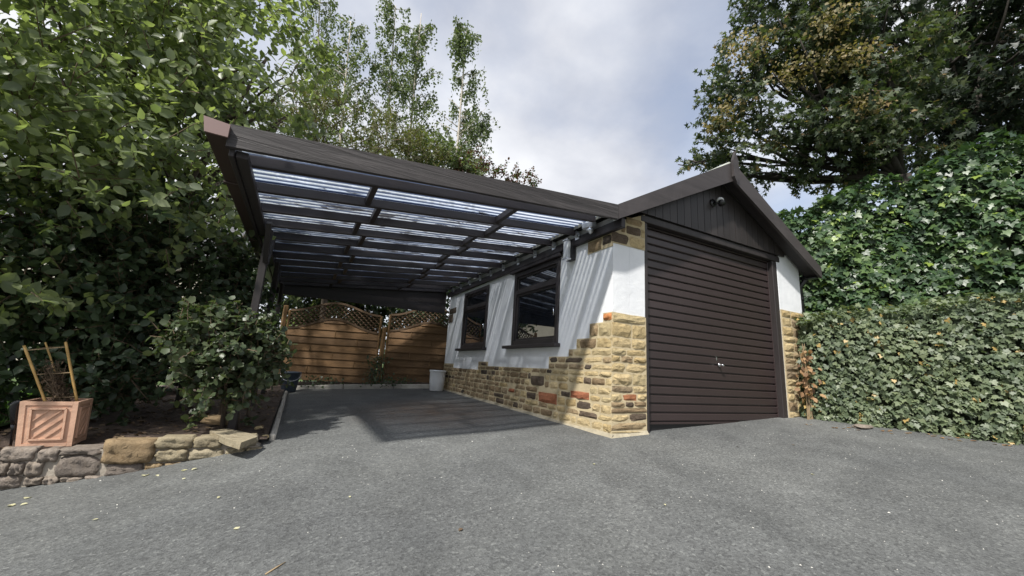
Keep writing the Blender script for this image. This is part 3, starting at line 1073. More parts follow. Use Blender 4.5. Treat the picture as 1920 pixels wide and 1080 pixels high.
gt.box((3.50, -0.17, 2.06), (3.60, GY1 + 0.15, 2.075), 0.004)
gt.box((3.585, -0.17, 2.0755), (3.60, GY1 + 0.15, 2.13), 0.004)
gt.build('gutter', M['black_metal'], garage)

# ================================================================== THE CARPORT
carport = thing('carport', (-3.1, 2.5, -0.1), 'lean-to carport of dark brown timber with clear corrugated roof sheets', 'carport')
SL = 0.098


def roof_z(x):                 # underside of the rafters
    return 2.10 + SL * (x + 0.1)


RY = [0.06, 0.531, 1.013, 1.463, 1.929, 2.408, 2.865, 3.307, 3.779, 4.25, 4.70, 5.06]
prism('fascia', [(-0.134, 2.048), (-0.134, 2.196), (-1.7, 2.062), (-3.25, 1.926), (-3.25, 1.779), (-1.7, 1.917)], 1, -0.225, -0.188, M['fascia'], carport)['label'] = 'rough weathered front fascia board'
box('wall_plate', (-0.055, -0.18, 2.0), (-0.0015, 5.06, 2.095), M['brown_y'], carport, 0.004)
for k, y in enumerate(RY):
    xa, xb = -0.065 if k else -0.20, -3.20
    beam('rafter', (xa, y, roof_z(xa) + 0.0375), (xb, y, roof_z(xb) + 0.0375), 0.045, 0.075, M['brown_x'], carport, 0.003, up=(-SL, 0, 1))
    if 0 < k < 11:
        hz = roof_z(-0.08)
        hg = MB()
        hg.box((-0.105, y - 0.0265, hz - 0.014), (-0.066, y + 0.0265, hz - 0.008), 0.0)
        hg.box((-0.105, y - 0.0295, hz - 0.014), (-0.066, y - 0.0270, hz + 0.045), 0.0)
        hg.box((-0.105, y + 0.0270, hz - 0.014), (-0.066, y + 0.0295, hz + 0.045), 0.0)
        hg.box((-0.064, y - 0.035, hz - 0.045), (-0.0565, y + 0.035, hz + 0.045), 0.0)
        hg.build('joist_hanger', M['metal'], carport)
for k in range(len(RY) - 1):
    for xr, st in ((-2.28, 0.055), (-1.04, 0.045)):
        xx = xr + (st if k % 2 else -st)
        zc = roof_z(xx) + 0.04
        beam('nogging', (xx, RY[k] + 0.0235, zc), (xx, RY[k + 1] - 0.0235, zc), 0.045, 0.066, M['brown_y'], carport, 0.003)
box('eaves_beam', (-3.203, -0.17, roof_z(-3.2) - 0.05), (-3.135, 5.05, roof_z(-3.2) - 0.004), M['brown_y'], carport, 0.005)
box('eaves_board', (-3.235, -0.186, roof_z(-3.2) - 0.06), (-3.207, 5.08, roof_z(-3.2) + 0.085), M['brown_y'], carport, 0.004)
box('back_board', (-3.19, 5.095, roof_z(-3.2) - 0.15), (-0.07, 5.125, roof_z(-3.2) + 0.05), M['brown_x'], carport, 0.004)
prism('back_board', [(-3.19, roof_z(-3.2) + 0.052), (-0.07, roof_z(-3.2) + 0.052), (-0.07, roof_z(-0.1) + 0.06)], 1, 5.097, 5.123, M['brown_x'], carport)
# box gutter along the low side
gm = MB()
gm.box((-3.36, -0.24, 1.825), (-3.245, 5.15, 1.838), 0.004)
gm.add([(-3.36, -0.24, 1.838), (-3.372, -0.24, 1.915), (-3.372, 5.15, 1.915), (-3.36, 5.15, 1.838)], [(0, 1, 2, 3)])
gm.add([(-3.352, -0.24, 1.838), (-3.364, -0.24, 1.915), (-3.364, 5.15, 1.915), (-3.352, 5.15, 1.838)], [(3, 2, 1, 0)])
gm.box((-3.250, -0.24, 1.839), (-3.240, 5.15, 1.90), 0.002)
gm.build('gutter', M['plastic_brown'], carport)
prism('gutter_stop_end', [(-3.358, 1.822), (-3.242, 1.822), (-3.242, 1.905), (-3.376, 1.918)], 1, -0.256, -0.243, M['gutter_end'], carport)
for y in (0.5, 2.2, 3.9):
    gb_ = MB(); gb_.box((-3.366, y, 1.812), (-3.238, y + 0.05, 1.824), 0.002)
    gb_.build('gutter_bracket', M['plastic_brown'], carport)
for (y, l0) in ((1.58, -0.012), (3.30, -0.008), (5.0, 0.0)):
    zb = bed_z(-3.1, y) - 0.05
    ztop = roof_z(-3.1) - 0.006
    p = beam('post', (-3.105 + l0, y, zb), (-3.105 + l0, y, ztop), 0.066, 0.066, M['brown_z'], carport, 0.006, up=(0, 1, 0))
    for s in (-1, 1):
        b_ = beam('brace', (-3.10, y + s * 0.042, ztop - 0.34), (-3.10, y + s * 0.34, ztop - 0.02), 0.045, 0.05, M['brown_z'], carport, 0.003)
# corrugated sheets, each lapping the next
PER = 0.0762
y = -0.21
ns = 0
while y < 5.12:
    y1 = min(y + PER * 9.6, 5.17)
    n_ = int((y1 - y) / PER * 10) + 1
    v = []; f = []
    for i in range(n_):
        yy = y + (y1 - y) * i / (n_ - 1)
        dz = 0.0095 * math.sin(2 * math.pi * yy / PER)
        for xx in (-3.31, -1.7, -0.10):
            v.append((xx, yy, roof_z(xx) + 0.0875 + dz + 0.0025 * (ns % 2)))
    for i in range(n_ - 1):
        for j in range(2):
            f.append((i * 3 + j, i * 3 + j + 1, (i + 1) * 3 + j + 1, (i + 1) * 3 + j))
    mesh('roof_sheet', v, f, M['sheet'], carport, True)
    y = y1 - PER * 0.8 if y1 < 5.1 else 9
    ns += 1

# ================================================================== LAMPS
a = at_plane(1071, 470, 0, -0.03)
wl = thing('wall_lamp', (0, a[1], a[2] - 0.12), 'rectangular chrome and glass bulkhead lamp on the white side wall', 'lamp')
yl, zl = a[1], a[2]
box('back_plate', (-0.062, yl - 0.058, zl - 0.125), (-0.0015, yl + 0.058, zl + 0.125), M['black_metal'], wl, 0.006)
box('glass_cover', (-0.118, yl - 0.046, zl - 0.112), (-0.0625, yl + 0.046, zl + 0.112), M['lamp_glass'], wl, 0.014)
for sg in (-1, 1):
    box('rim', (-0.122, yl - 0.052, zl + sg * 0.114 - 0.010), (-0.063, yl + 0.052, zl + sg * 0.114 + 0.010), M['chrome'], wl, 0.005)

a = at_plane(1104, 425, 0, -0.11)
fl = thing('floodlight', (-0.1, a[1], a[2]), 'silver floodlight with sensor tucked under the carport fascia', 'lamp')
yl, zl = a[1], a[2]
lv, lf = cbeam((-0.17, yl - 0.02, zl - 0.005), (-0.060, yl + 0.0, zl + 0.02), 0.14, 0.085, 0.02)
mesh('housing', lv, lf, M['metal'], fl)
MB().tube([(-0.16, yl - 0.05, zl - 0.055), (-0.12, yl - 0.05, zl - 0.068), (-0.09, yl - 0.04, zl - 0.05)], [0.026, 0.032, 0.012], 10).build('sensor', M['metal'], fl, True)
box('bracket', (-0.059, yl - 0.03, zl - 0.02), (-0.0555, yl + 0.03, zl + 0.04), M['black_metal'], fl, 0.001)
a = at_plane(1340, 378, 1, -0.06)
sl_ = thing('spotlight', (a[0], -0.03, a[2]), 'small white capped spotlight on the dark gable boards', 'lamp')
xl, zl = a[0], a[2]
MB().tube([(xl, -0.032, zl - 0.01), (xl, -0.045, zl - 0.01)], 0.05, 14).build('base_plate', M['black_metal'], sl_, True)
MB().tube([(xl, -0.045, zl - 0.01), (xl + 0.01, -0.075, zl - 0.03), (xl + 0.03, -0.10, zl - 0.01)], 0.014, 8).build('arm', M['black_metal'], sl_, True)
MB().tube([(xl + 0.055, -0.085, zl + 0.025), (xl + 0.05, -0.105, zl - 0.005), (xl + 0.045, -0.125, zl - 0.045)], [0.018, 0.036, 0.040], 12).build('lamp_head', M['black_metal'], sl_, True)
MB().tube([(xl + 0.06, -0.075, zl + 0.045), (xl + 0.055, -0.088, zl + 0.025), (xl + 0.052, -0.1, zl + 0.005)], [0.028, 0.042, 0.044], 12).build('cap', M['white_plastic'], sl_, True)

# ================================================================== EDGING, BINS
kx = -2.775
for k, (ya, yb) in enumerate(((1.30, 2.28), (2.285, 3.26), (3.265, 4.25), (4.255, 5.24), (5.245, 5.52))):
    jx = random.uniform(-0.006, 0.006)
    o = beam('kerb_edging', (kx + jx, ya, gz(kx, ya) - 0.005), (kx + jx * 0.3, yb, gz(kx, yb) - 0.005), 0.05, 0.13, M['concrete'], None, 0.012)
    tag(o, ['pale rounded concrete edging with its end showing beside the stone wall', 'pale concrete edging beside the leafy shrub, next to the exposed end piece', 'pale concrete edging beside the middle carport post', 'pale concrete edging between the middle and back carport posts', 'pale concrete edging beside the blue bucket'][k], 'edging', 'concrete edgings along the soil bed')
pts = [(-2.70, back_y(-2.70)), (-1.78, back_y(-1.78)), (-0.86, back_y(-0.86)), (0.05, back_y(0.05))]
for k in range(3):
    a, b = pts[k], pts[k + 1]
    d = 0.006
    o = beam('kerb_edging', (a[0] + d, a[1], gz(*a) + 0.015), (b[0] - d, b[1], gz(*b) + 0.015), 0.06, 0.14, M['concrete'], None, 0.014)
    tag(o, ['pale concrete edging below the left lattice fence, by the bucket', 'pale concrete edging below the middle fence post', 'pale concrete edging behind the white bin'][k], 'edging', 'concrete edgings before the fence')

bc = (-0.22, 4.72, gz(-0.22, 4.72) + 0.003)
bn = thing('bin', bc, 'round white plastic bin against the garage plinth', 'bin')
lathe('tub', [(0.0, 0.0), (0.115, 0.0), (0.128, 0.012), (0.146, 0.20), (0.150, 0.36), (0.154, 0.372), (0.154, 0.388), (0.146, 0.392), (0.140, 0.37), (0.12, 0.03), (0, 0.03)], bc, M['white_plastic'], bn, 32)
lathe('rim', [(0.150, 0.355), (0.160, 0.360), (0.162, 0.385), (0.155, 0.395), (0.147, 0.393)], bc, M['white_plastic'], bn, 32)
bky = 5.76
bkx = float(at_plane(545, 705, 1, bky)[0])
bz = gz(bkx, bky) + 0.02
bk = thing('bucket', (bkx, bky, bz), 'slate blue plastic bucket standing at the far corner of the soil bed', 'bucket')
s_ = 1.0
lathe('tub', [(0.0, 0.0), (0.115, 0.0), (0.125, 0.01), (0.165, 0.33), (0.176, 0.335), (0.178, 0.362), (0.168, 0.366), (0.158, 0.33), (0.12, 0.03), (0, 0.03)], (bkx, bky, bz), M['blue_plastic'], bk, 28)
hpnts = [(bkx + 0.18 * math.cos(t), bky - 0.02 - 0.13 * math.sin(t), bz + 0.345 - 0.15 * math.sin(t)) for t in np.linspace(0, math.pi, 13)]
MB().tube(hpnts, 0.005, 6).build('handle', M['metal'], bk, True)

# ================================================================== FENCE
FM = -0.379


def fence_pt(x, z, off=0.0):          # off: towards the viewer
    return (x, 5.42 + FM * x - off, z)


def panel(x0, x1, zb, z_low, z_high, t_low, t_high, label, arch=True):
    """waney panel with an arched lattice top; heights: board top at the ends / middle, rail top at the ends / middle"""
    root = thing('lattice_fence', fence_pt((x0 + x1) / 2, zb), label, 'fence', 'lattice fences behind the carport')
    xm, hw = (x0 + x1) / 2, (x1 - x0) / 2

    def curve(x, lo, hi):
        u = max(-1, min(1, (x - xm) / hw))
        return lo + (hi - lo) * (0.5 + 0.5 * math.cos(math.pi * u)) ** 1.15
    F = Matrix  # noqa
    # boards
    nb = 8
    z = zb
    bh = (z_low - zb) / 7.0
    k = 0
    while z < z_high - 0.02:
        zt = z + bh
        xs_ = [x0 + 0.03 + (x1 - x0 - 0.06) * i / 16 for i in range(17)]
        top = [min(zt + 0.012, curve(xx, z_low, z_high) - 0.015) for xx in xs_]
        seg = [(xx, t) for xx, t in zip(xs_, top) if t > z + 0.006]
        if len(seg) >= 2:
            v = []; f = []
            for (xx, t) in seg:
                w_ = 0.003 * math.sin(6 * xx + k * 2.2)
                for off, zz in ((0.028, z + w_ * (k > 0)), (0.002, t), (-0.010, t), (0.014, z)):
                    v.append(fence_pt(xx, zz, off))
            n_ = len(seg)
            for i in range(n_ - 1):
                for j in range(4):
                    f.append((i * 4 + j, (i + 1) * 4 + j, (i + 1) * 4 + (j + 1) % 4, i * 4 + (j + 1) % 4))
            f += [(0, 1, 2, 3), ((n_ - 1) * 4 + 3, (n_ - 1) * 4 + 2, (n_ - 1) * 4 + 1, (n_ - 1) * 4)]
            mesh('board', v, f, M['fence'], root)
        z = zt; k += 1
    for xx in (x0 + (x1 - x0) * 0.28, x0 + (x1 - x0) * 0.52, x0 + (x1 - x0) * 0.76):
        for kk in range(7):
            if (kk * 7 + int(xx * 31)) % 3: continue
            za = zb + kk * bh
            o = MB(); o.beam(fence_pt(xx, za + 0.004, 0.032), fence_pt(xx, za + bh - 0.01, 0.013), 0.022, 0.010, 0.002, up=(0.35, -0.93, 0))
            o.build('batten', M['fence_z'], root)
    for xx in (x0 + 0.015, x1 - 0.015):
        beam('stile', fence_pt(xx, zb - 0.02), fence_pt(xx, curve(xx, t_low, t_high) + 0.0), 0.035, 0.045, M['fence_z'], root, 0.004, up=(0.35, -0.93, 0))
    # curved rails
    for (lo, hi, nm) in ((z_low, z_high, 'curved_rail'), (t_low, t_high, 'curved_rail')):
        v = []; f = []
        n_ = 25
        for i in range(n_):
            xx = x0 + 0.033 + (x1 - x0 - 0.066) * i / (n_ - 1)
            c = curve(xx, lo, hi)
            for off, dz in ((0.022, -0.022), (0.022, 0.022), (-0.022, 0.022), (-0.022, -0.022)):
                v.append(fence_pt(xx, c + dz, off))
        for i in range(n_ - 1):
            for j in range(4):
                f.append((i * 4 + j, (i + 1) * 4 + j, (i + 1) * 4 + (j + 1) % 4, i * 4 + (j + 1) % 4))
        f += [(0, 1, 2, 3), ((n_ - 1) * 4 + 3, (n_ - 1) * 4 + 2, (n_ - 1) * 4 + 1, (n_ - 1) * 4)]
        mesh(nm, v, f, M['lattice'], root)
    # lattice: thin crossed laths, each cut to the curves
    lat = mesh('lattice', [fence_pt(x0 + 0.034, t_low - 0.05, -0.012), fence_pt(x0 + 0.036, t_low - 0.05, -0.012), fence_pt(x0 + 0.036, t_low - 0.04, -0.012)], [(0, 1, 2)], M['lattice'], root)
    step = 0.098
    for sgn, off in ((1, 0.006), (-1, -0.006)):
        c0 = x0 - 1.2
        while c0 < x1 + 1.2:
            run = []
            for i in range(61):
                t = i / 60
                zz = z_low + (t_high - z_low + 0.05) * t
                xx = c0 + sgn * (zz - z_low)
                if x0 + 0.035 < xx < x1 - 0.035 and curve(xx, z_low, z_high) + 0.012 < zz < curve(xx, t_low, t_high) - 0.012:
                    run.append((xx, zz))
                elif len(run) > 2: break
                else: run = []
            if len(run) > 2:
                v, f = cbeam(fence_pt(*run[0], off), fence_pt(*run[-1], off), 0.024, 0.007, 0.0, up=(0.35, -0.93, 0))
                mesh('lath', v, f, M['lattice'], lat)
            c0 += step
    return root


panel(-2.98, -1.20, 0.12, 1.16, 1.40, 1.53, 1.74, 'golden brown fence panel with arched lattice top, left of the leaning post')
panel(-1.06, 0.62, 0.20, 1.24, 1.47, 1.58, 1.81, 'golden brown fence panel with arched lattice top meeting the garage corner')
fp = beam('fence_post', fence_pt(-1.13, 0.05), fence_pt(-1.13, 1.30), 0.075, 0.075, M['fence_z'], None, 0.008, up=(0.35, -0.93, 0))
tag(fp, 'rough brown fence post between the two lattice topped panels', 'fence post')
fp = beam('fence_post', fence_pt(-3.05, 0.0), fence_pt(-3.05, 1.62), 0.075, 0.075, M['fence_z'], None, 0.008, up=(0.35, -0.93, 0))
tag(fp, 'brown fence post at the end of the panel beside the garden shrubs', 'fence post')

# ================================================================== LOW STONE WALL BY THE BED
lw = thing('stone_wall', (-4.0, 1.08, -0.35), 'low retaining wall of mixed sandstone round the soil bed', 'wall')


def wall_y(x):
    return 1.03 + 0.06 * max(0.0, -3.7 - x) / 0.3 if x > -4.4 else 1.17 + 0.05 * (-4.4 - x)


def wall_top(x):
    return float(np.interp(x, [-8, -4.4, -4.1, -3.8, -3.5, -3.2, -2.95, -2.8], [-0.20, -0.19, -0.175, -0.155, -0.13, -0.09, -0.10, -0.185]))


mv = []; mf = []
wxs = [-8.0, -7, -6, -5, -4.6, -4.4, -4.2, -4.0, -3.8, -3.6, -3.4, -3.2, -3.05, -2.95, -2.85]
for x in wxs:
    t = wall_top(x) - 0.022; y0 = wall_y(x) + 0.02
    mv += [(x, y0, gz(x, y0) - 0.05), (x, y0, t), (x, y0 + 0.17, t - 0.01), (x, y0 + 0.17, gz(x, y0) - 0.05)]
for i in range(len(wxs) - 1):
    for j in range(3): mf.append((i * 4 + j, (i + 1) * 4 + j, (i + 1) * 4 + j + 1, i * 4 + j + 1))
mf += [(3, 2, 1, 0), tuple((len(wxs) - 1) * 4 + j for j in range(4))]
mesh('mortar_core', mv, mf, M['mortar_grey'], lw)
WST = [(0, 385, 262, 478, 'greystone'), (268, 398, 418, 482, 'greystone'), (-60, 488, 58, 585, 'greystone'), (64, 498, 168, 580, 'greystone'), (176, 488, 305, 585, 'greystone'),
       (405, 450, 730, 585, 'greystone'), (428, 384, 738, 436, 'greystone'), (742, 332, 1105, 492, 'tan'), (762, 505, 1022, 582, 'greystone'), (1036, 500, 1168, 560, 'tan'),
       (1120, 308, 1385, 386, 'wallbuff'), (1392, 306, 1592, 382, 'wallbuff'), (1118, 398, 1345, 478, 'wallbuff'), (1352, 398, 1602, 470, 'wallbuff'), (1178, 492, 1340, 540, 'tan'),
       (1640, 300, 1850, 372, 'wallbuff'), (1626, 388, 1760, 452, 'wallbuff'), (1768, 384, 1880, 436, 'wallbuff'), (1350, 480, 1560, 502, 'wallbuff'),
       (-60, 592, 150, 672, 'greystone'), (166, 598, 300, 655, 'greystone'), (306, 596, 422, 650, 'greystone'), (430, 592, 600, 632, 'greystone'), (606, 588, 735, 625, 'greystone')]
random.seed(5)
for (a, b, c, d, mt) in WST:
    px0, py0, px1, py1 = a / 3.84, 740 + b / 3.84, c / 3.84, 740 + d / 3.84
    ym = 1.08
    for _ in range(3):
        P0 = at_plane(px0, (py0 + py1) / 2, 1, ym); P1 = at_plane(px1, (py0 + py1) / 2, 1, ym)
        ym = wall_y((P0[0] + P1[0]) / 2)
    Pt = at_plane((px0 + px1) / 2, py0, 1, ym); Pb = at_plane((px0 + px1) / 2, py1, 1, ym)
    w_ = abs(P1[0] - P0[0]); h_ = abs(Pt[2] - Pb[2])
    depth = 0.05 if mt != 'tan' or w_ < 0.2 else 0.07
    stone(((P0[0] + P1[0]) / 2, ym + 0.03, (Pt[2] + Pb[2]) / 2), w_ * 1.02, h_ * 1.10, depth * 0.9, mt, lw, roll=(P0[2] - P1[2]) / w_ * 0.6, pool=BOULDERS)
    if py0 < 740 + 400 / 3.84 and px0 < 430:     # top stones run back through the wall
        v, f = cbox((P0[0] + 0.008, ym + 0.026, Pt[2] - min(h_, 0.06)), (P1[0] - 0.008, ym + 0.20, Pt[2] - 0.006), 0.012)
        v = [(p[0], p[1], p[2] + random.uniform(-0.005, 0.005)) for p in v]
        mesh('coping_stone', v, f, M[mt], lw)
x = -4.38
while x > -8:                                    # the wall goes on to the left
    w_ = random.uniform(0.18, 0.4)
    zb_ = gz(x, 1.2); zt_ = wall_top(x)
    n_ = 3
    for j in range(n_):
        stone((x - w_ / 2, wall_y(x - w_ / 2) + 0.03, zb_ + (zt_ - zb_) * (j + 0.5) / n_), w_ - 0.01, (zt_ - zb_) / n_ - 0.01, 0.045, 'greystone', lw, pool=BOULDERS)
    x -= w_
# flat slab at the end of the bed, and loose stones
sb = [at_plane(p[0], p[1], 2, -0.085) for p in ((393, 808), (428, 803), (470, 812), (483, 818), (452, 830), (424, 822))]
v = [(p[0], p[1], p[2] + random.uniform(-0.006, 0.006)) for p in sb] + [(p[0] * 0.96 + sb[0][0] * 0.02 + sb[3][0] * 0.02, p[1] + 0.01, -0.135) for p in sb]
n_ = len(sb)
o = mesh('slab', v, [tuple(range(n_))[::-1], tuple(range(n_, 2 * n_))] + [(i, (i + 1) % n_, n_ + (i + 1) % n_, n_ + i) for i in range(n_)], M['wallbuff'], lw)


def loose_stone(px, py, zc, w, h, d, mt, label, group=None):
    c = at_plane(px, py, 2, zc)
    r = np.random.default_rng(int(px * 7 + py))
    v = []; f = []
    n, m = 9, 6
    for j in range(m):
        th = math.pi * j / (m - 1)
        for i in range(n):
            ph = 2 * math.pi * i / n
            k = r.uniform(0.82, 1.1) if 0 < j < m - 1 else 1
            sx = math.copysign(abs(math.cos(ph)) ** 0.7, math.cos(ph)); sy = math.copysign(abs(math.sin(ph)) ** 0.7, math.sin(ph))
            v.append((c[0] + w / 2 * sx * math.sin(th) ** 0.6 * k, c[1] + d / 2 * sy * math.sin(th) ** 0.6 * k, c[2] + h * 0.4 + h / 2 * math.cos(th) * k))
    for j in range(m - 1):
        for i in range(n):
            f.append((j * n + i, j * n + (i + 1) % n, (j + 1) * n + (i + 1) % n, (j + 1) * n + i))
    o = mesh('stone', v, f, M[mt], None)
    return tag(o, label, 'stone', group)


loose_stone(415, 795, -0.12, 0.34, 0.10, 0.16, 'tan', 'long brown stone lying in the bed under the leafy shrub')
loose_stone(485, 806, -0.13, 0.07, 0.04, 0.06, 'buff', 'small pale stone beside the kerb end', 'small pale stones at the bed edge')
loose_stone(497, 822, -0.16, 0.06, 0.035, 0.05, 'buff', 'small pale stone beside the kerb end', 'small pale stones at the bed edge')
loose_stone(300, 745, -0.16, 0.5, 0.2, 0.3, 'greystone', 'grey rock in the shade under the dense garden tree')

# ================================================================== PLANTER
PZ = -0.185
pc = at_plane(134, 836, 2, PZ)          # corner towards the viewer
pl_ = at_plane(36, 839, 2, PZ)
pr_ = at_plane(179, 821, 2, PZ)
ex_ = (pl_ - pc); pw = np.linalg.norm(ex_); ex_ /= pw
ey_ = (pr_ - pc); pdp = np.linalg.norm(ey_); ey_ /= pdp
ey_ = ey_ - ex_ * (ex_ @ ey_); ey_ /= np.linalg.norm(ey_)
PW = 0.285; PH = 0.315
planter = thing('planter', pc + (ex_ + ey_) * PW / 2, 'square terracotta planter with raised diagonal lattice panels', 'planter')
planter_c = pc + (ex_ + ey_) * PW / 2


def PP(a, b, h):          # planter space: a to the left along the front, b to the back, flaring towards the rim
    k = 1.0 + 0.06 * h / PH
    lean = 0.030 * h / PH
    p = planter_c + ex_ * (a - 0.5) * PW * k + ey_ * (b - 0.5) * PW * k
    p = p + ex_ * lean
    return (p[0], p[1], PZ + h)


def pbox(mb, a0, a1, b0, b1, h0, h1):
    v = [PP(a, b, h) for a in (a0, a1) for b in (b0, b1) for h in (h0, h1)]
    mb.add(v, [(0, 1, 3, 2), (4, 6, 7, 5), (0, 4, 5, 1), (2, 3, 7, 6), (0, 2, 6, 4), (1, 5, 7, 3)])


bd = MB()
t = 0.05
for (a0, a1, b0, b1) in ((0.02, 0.98, 0.02, 0.06), (0.02, 0.98, 0.94, 0.98), (0.02, 0.06, 0.06, 0.94), (0.94, 0.98, 0.06, 0.94)):
    pbox(bd, a0, a1, b0, b1, 0.0, PH - 0.002)
bd.build('body', M['terracotta'], planter)
tr_ = MB()
for a0, b0 in ((0, 0), (0, 0.9), (0.9, 0), (0.9, 0.9)):
    pbox(tr_, a0, a0 + 0.1, b0, b0 + 0.1, -0.002, PH)
for h0, h1 in ((0.0, 0.022), (PH - 0.026, PH)):
    pbox(tr_, 0.1, 0.9, -0.003, 0.05, h0, h1); pbox(tr_, 0.1, 0.9, 0.95, 1.003, h0, h1)
    pbox(tr_, -0.003, 0.05, 0.1, 0.9, h0, h1); pbox(tr_, 0.95, 1.003, 0.1, 0.9, h0, h1)
tr_.build('frame', M['terracotta'], planter)


def rib(face, u0, h0, u1, h1, w=0.010, d=0.018):
    """raised bar on a face; u across 0..1, h height"""
    n = 1
    mb = MB()
    dx, dh = (u1 - u0) * PW, h1 - h0
    L_ = math.hypot(dx, dh); nx, nh = -dh / L_ * w / 2, dx / L_ * w / 2
    q = [(u0 + nx / PW, h0 + nh), (u1 + nx / PW, h1 + nh), (u1 - nx / PW, h1 - nh), (u0 - nx / PW, h0 - nh)]
    f0 = 0.022; f1 = 0.022 - d / PW * 0.55
    v = []
    for dep in (f0, f1):
        for (u, h) in q:
            v.append(PP(u, dep, h) if face == 0 else PP(dep, u, h))
    mb.add(v, [(0, 1, 2, 3), (7, 6, 5, 4), (0, 4, 5, 1), (1, 5, 6, 2), (2, 6, 7, 3), (3, 7, 4, 0)])
    return mb


for face in (0, 1):
    fm = MB()
    U0, U1, H0, H1 = 0.20, 0.80, 0.05, 0.265
    for (a, b, c, d) in ((U0, H0, U1, H0), (U0, H1, U1, H1), (U0, H0, U0, H1), (U1, H0, U1, H1)):
        m_ = rib(face, a, b, c, d, 0.012, 0.024); fm.add(m_.v, m_.f)
    pn = fm.build('panel_frame', M['terracotta'], planter)
    W_ = (U1 - U0) * PW
    for k in range(6):
        c = (k + 0.5) * (W_ + (H1 - H0)) / 6     # diagonal bars, top to the right as seen
        pts_ = []
        for i in range(41):
            s = i / 40 * (W_ + 0.2)
            u = c - (H1 - H0) + s; h = s
            if 0.008 < u < W_ - 0.008 and 0.008 < h < H1 - H0 - 0.008: pts_.append((u, h))
        if len(pts_) > 2:
            (ua, ha), (ub, hb) = pts_[0], pts_[-1]
            if face == 0:
                m_ = rib(0, U1 - ua / PW, H0 + ha, U1 - ub / PW, H0 + hb, 0.0065, 0.014)
            else:
                m_ = rib(1, U0 + ua / PW, H0 + ha, U0 + ub / PW, H0 + hb, 0.0065, 0.014)
            m_.build('rib', M['terracotta'], pn)
sv = [PP(a, b, PH - 0.035 + 0.008 * math.sin(9 * a + 5 * b)) for a in (0.06, 0.35, 0.65, 0.94) for b in (0.06, 0.35, 0.65, 0.94)]
mesh('soil', sv, [(i * 4 + j, (i + 1) * 4 + j, (i + 1) * 4 + j + 1, i * 4 + j + 1) for i in range(3) for j in range(3)], M['soil'], planter, True)

# canes pushed into the planter, tied with twine
cp = np.array(PP(0.5, 0.5, PH - 0.04))
canes = thing('cane_support', cp, 'three bamboo canes tied with twine standing in the terracotta planter', 'plant support')


def to_depth(px, py, P):
    """the point under a pixel at the same distance from the viewer as P"""
    d = (np.asarray(P) - CAM) @ RC[2]
    v = ray(px, py)
    return CAM + v * (d / FPX)


c_b = [PP(0.62, 0.25, PH - 0.04), PP(0.45, 0.8, PH - 0.04), PP(0.10, 0.35, PH - 0.04)]
c_t = [to_depth(45, 648, c_b[0]), to_depth(85, 642, c_b[1]), to_depth(123, 641, c_b[2])]
cpts = []
for b, t_, r in zip(c_b, c_t, (0.0085, 0.006, 0.0085)):
    b = np.array(b); t_ = np.array(t_)
    pts_ = [b + (t_ - b) * k / 8 for k in range(9)]
    MB().tube(pts_, [r * (1.0 + 0.12 * (k % 2)) for k in range(9)], 8).build('cane', M['bamboo'], canes, True)
    cpts.append((b, t_))
for f_ in (0.14, 0.52, 0.92):
    q = [b + (t_ - b) * f_ for b, t_ in cpts]
    MB().tube([q[0], q[1], q[2]], 0.0025, 5).build('tie', M['twine'], canes)
    MB().tube([q[0], q[2]], 0.0025, 5).build('tie', M['twine'], canes)

# glossy black ornament on the grass by the planter
ob = at_plane(19, 838, 2, -0.20)
orn = thing('garden_ornament', ob, 'glossy black garden ornament with bulbous head and thin curved stem beside the planter', 'ornament')
op = [to_depth(*p, ob) for p in ((19, 840), (22, 822), (25, 806), (27, 795))]
MB().tube(op, [0.006, 0.009, 0.013, 0.018], 10).build('stem', M['gloss_black'], orn, True)
op = [to_depth(*p, ob) for p in ((27, 796), (28, 786), (28, 776), (29, 766), (31, 758), (36, 753), (41, 754))]
MB().tube(op, [0.017, 0.024, 0.031, 0.034, 0.030, 0.018, 0.005], 14).build('head', M['gloss_black'], orn, True)


# ================================================================== LEAVES
def norm(a):
    return a / np.maximum(np.linalg.norm(a, axis=-1, keepdims=True), 1e-9)


TEMPL = {}
# each template: points (along, across, up), faces; unit length
TEMPL['oval'] = (np.array([(0, 0, 0), (0.5, 0, -0.05), (1, 0, -0.12), (0.22, 0.27, 0.05), (0.62, 0.30, 0.03), (0.22, -0.27, 0.05), (0.62, -0.30, 0.03)]),
                 [(0, 1, 4, 3), (1, 2, 4), (0, 5, 6, 1), (1, 6, 2)])
TEMPL['round'] = (np.array([(0, 0, 0), (0.45, 0, -0.04), (0.9, 0, -0.08), (0.14, 0.34, 0.06), (0.62, 0.40, 0.04), (0.14, -0.34, 0.06), (0.62, -0.40, 0.04)]),
                  [(0, 1, 4, 3), (1, 2, 4), (0, 5, 6, 1), (1, 6, 2)])
TEMPL['lance'] = (np.array([(0, 0, 0), (0.45, 0.13, 0.02), (1, 0, -0.15), (0.45, -0.13, 0.02)]), [(0, 2, 1), (0, 3, 2)])
TEMPL['birch'] = (np.array([(0, 0, 0), (0.3, 0.36, 0.03), (1, 0, -0.05), (0.3, -0.36, 0.03)]), [(0, 2, 1), (0, 3, 2)])
TEMPL['ivy'] = (np.array([(0.22, 0, 0), (0.02, 0.18, -0.01), (0.10, 0.52, -0.06), (0.36, 0.34, 0.0), (0.52, 0.48, -0.05), (0.62, 0.22, 0.0), (1.0, 0, -0.12),
                          (0.62, -0.22, 0.0), (0.52, -0.48, -0.05), (0.36, -0.34, 0.0), (0.10, -0.52, -0.06), (0.02, -0.18, -0.01)]),
                [(0, 2, 1), (0, 3, 2), (0, 4, 3), (0, 5, 4), (0, 6, 5), (0, 7, 6), (0, 8, 7), (0, 9, 8), (0, 10, 9), (0, 11, 10)])
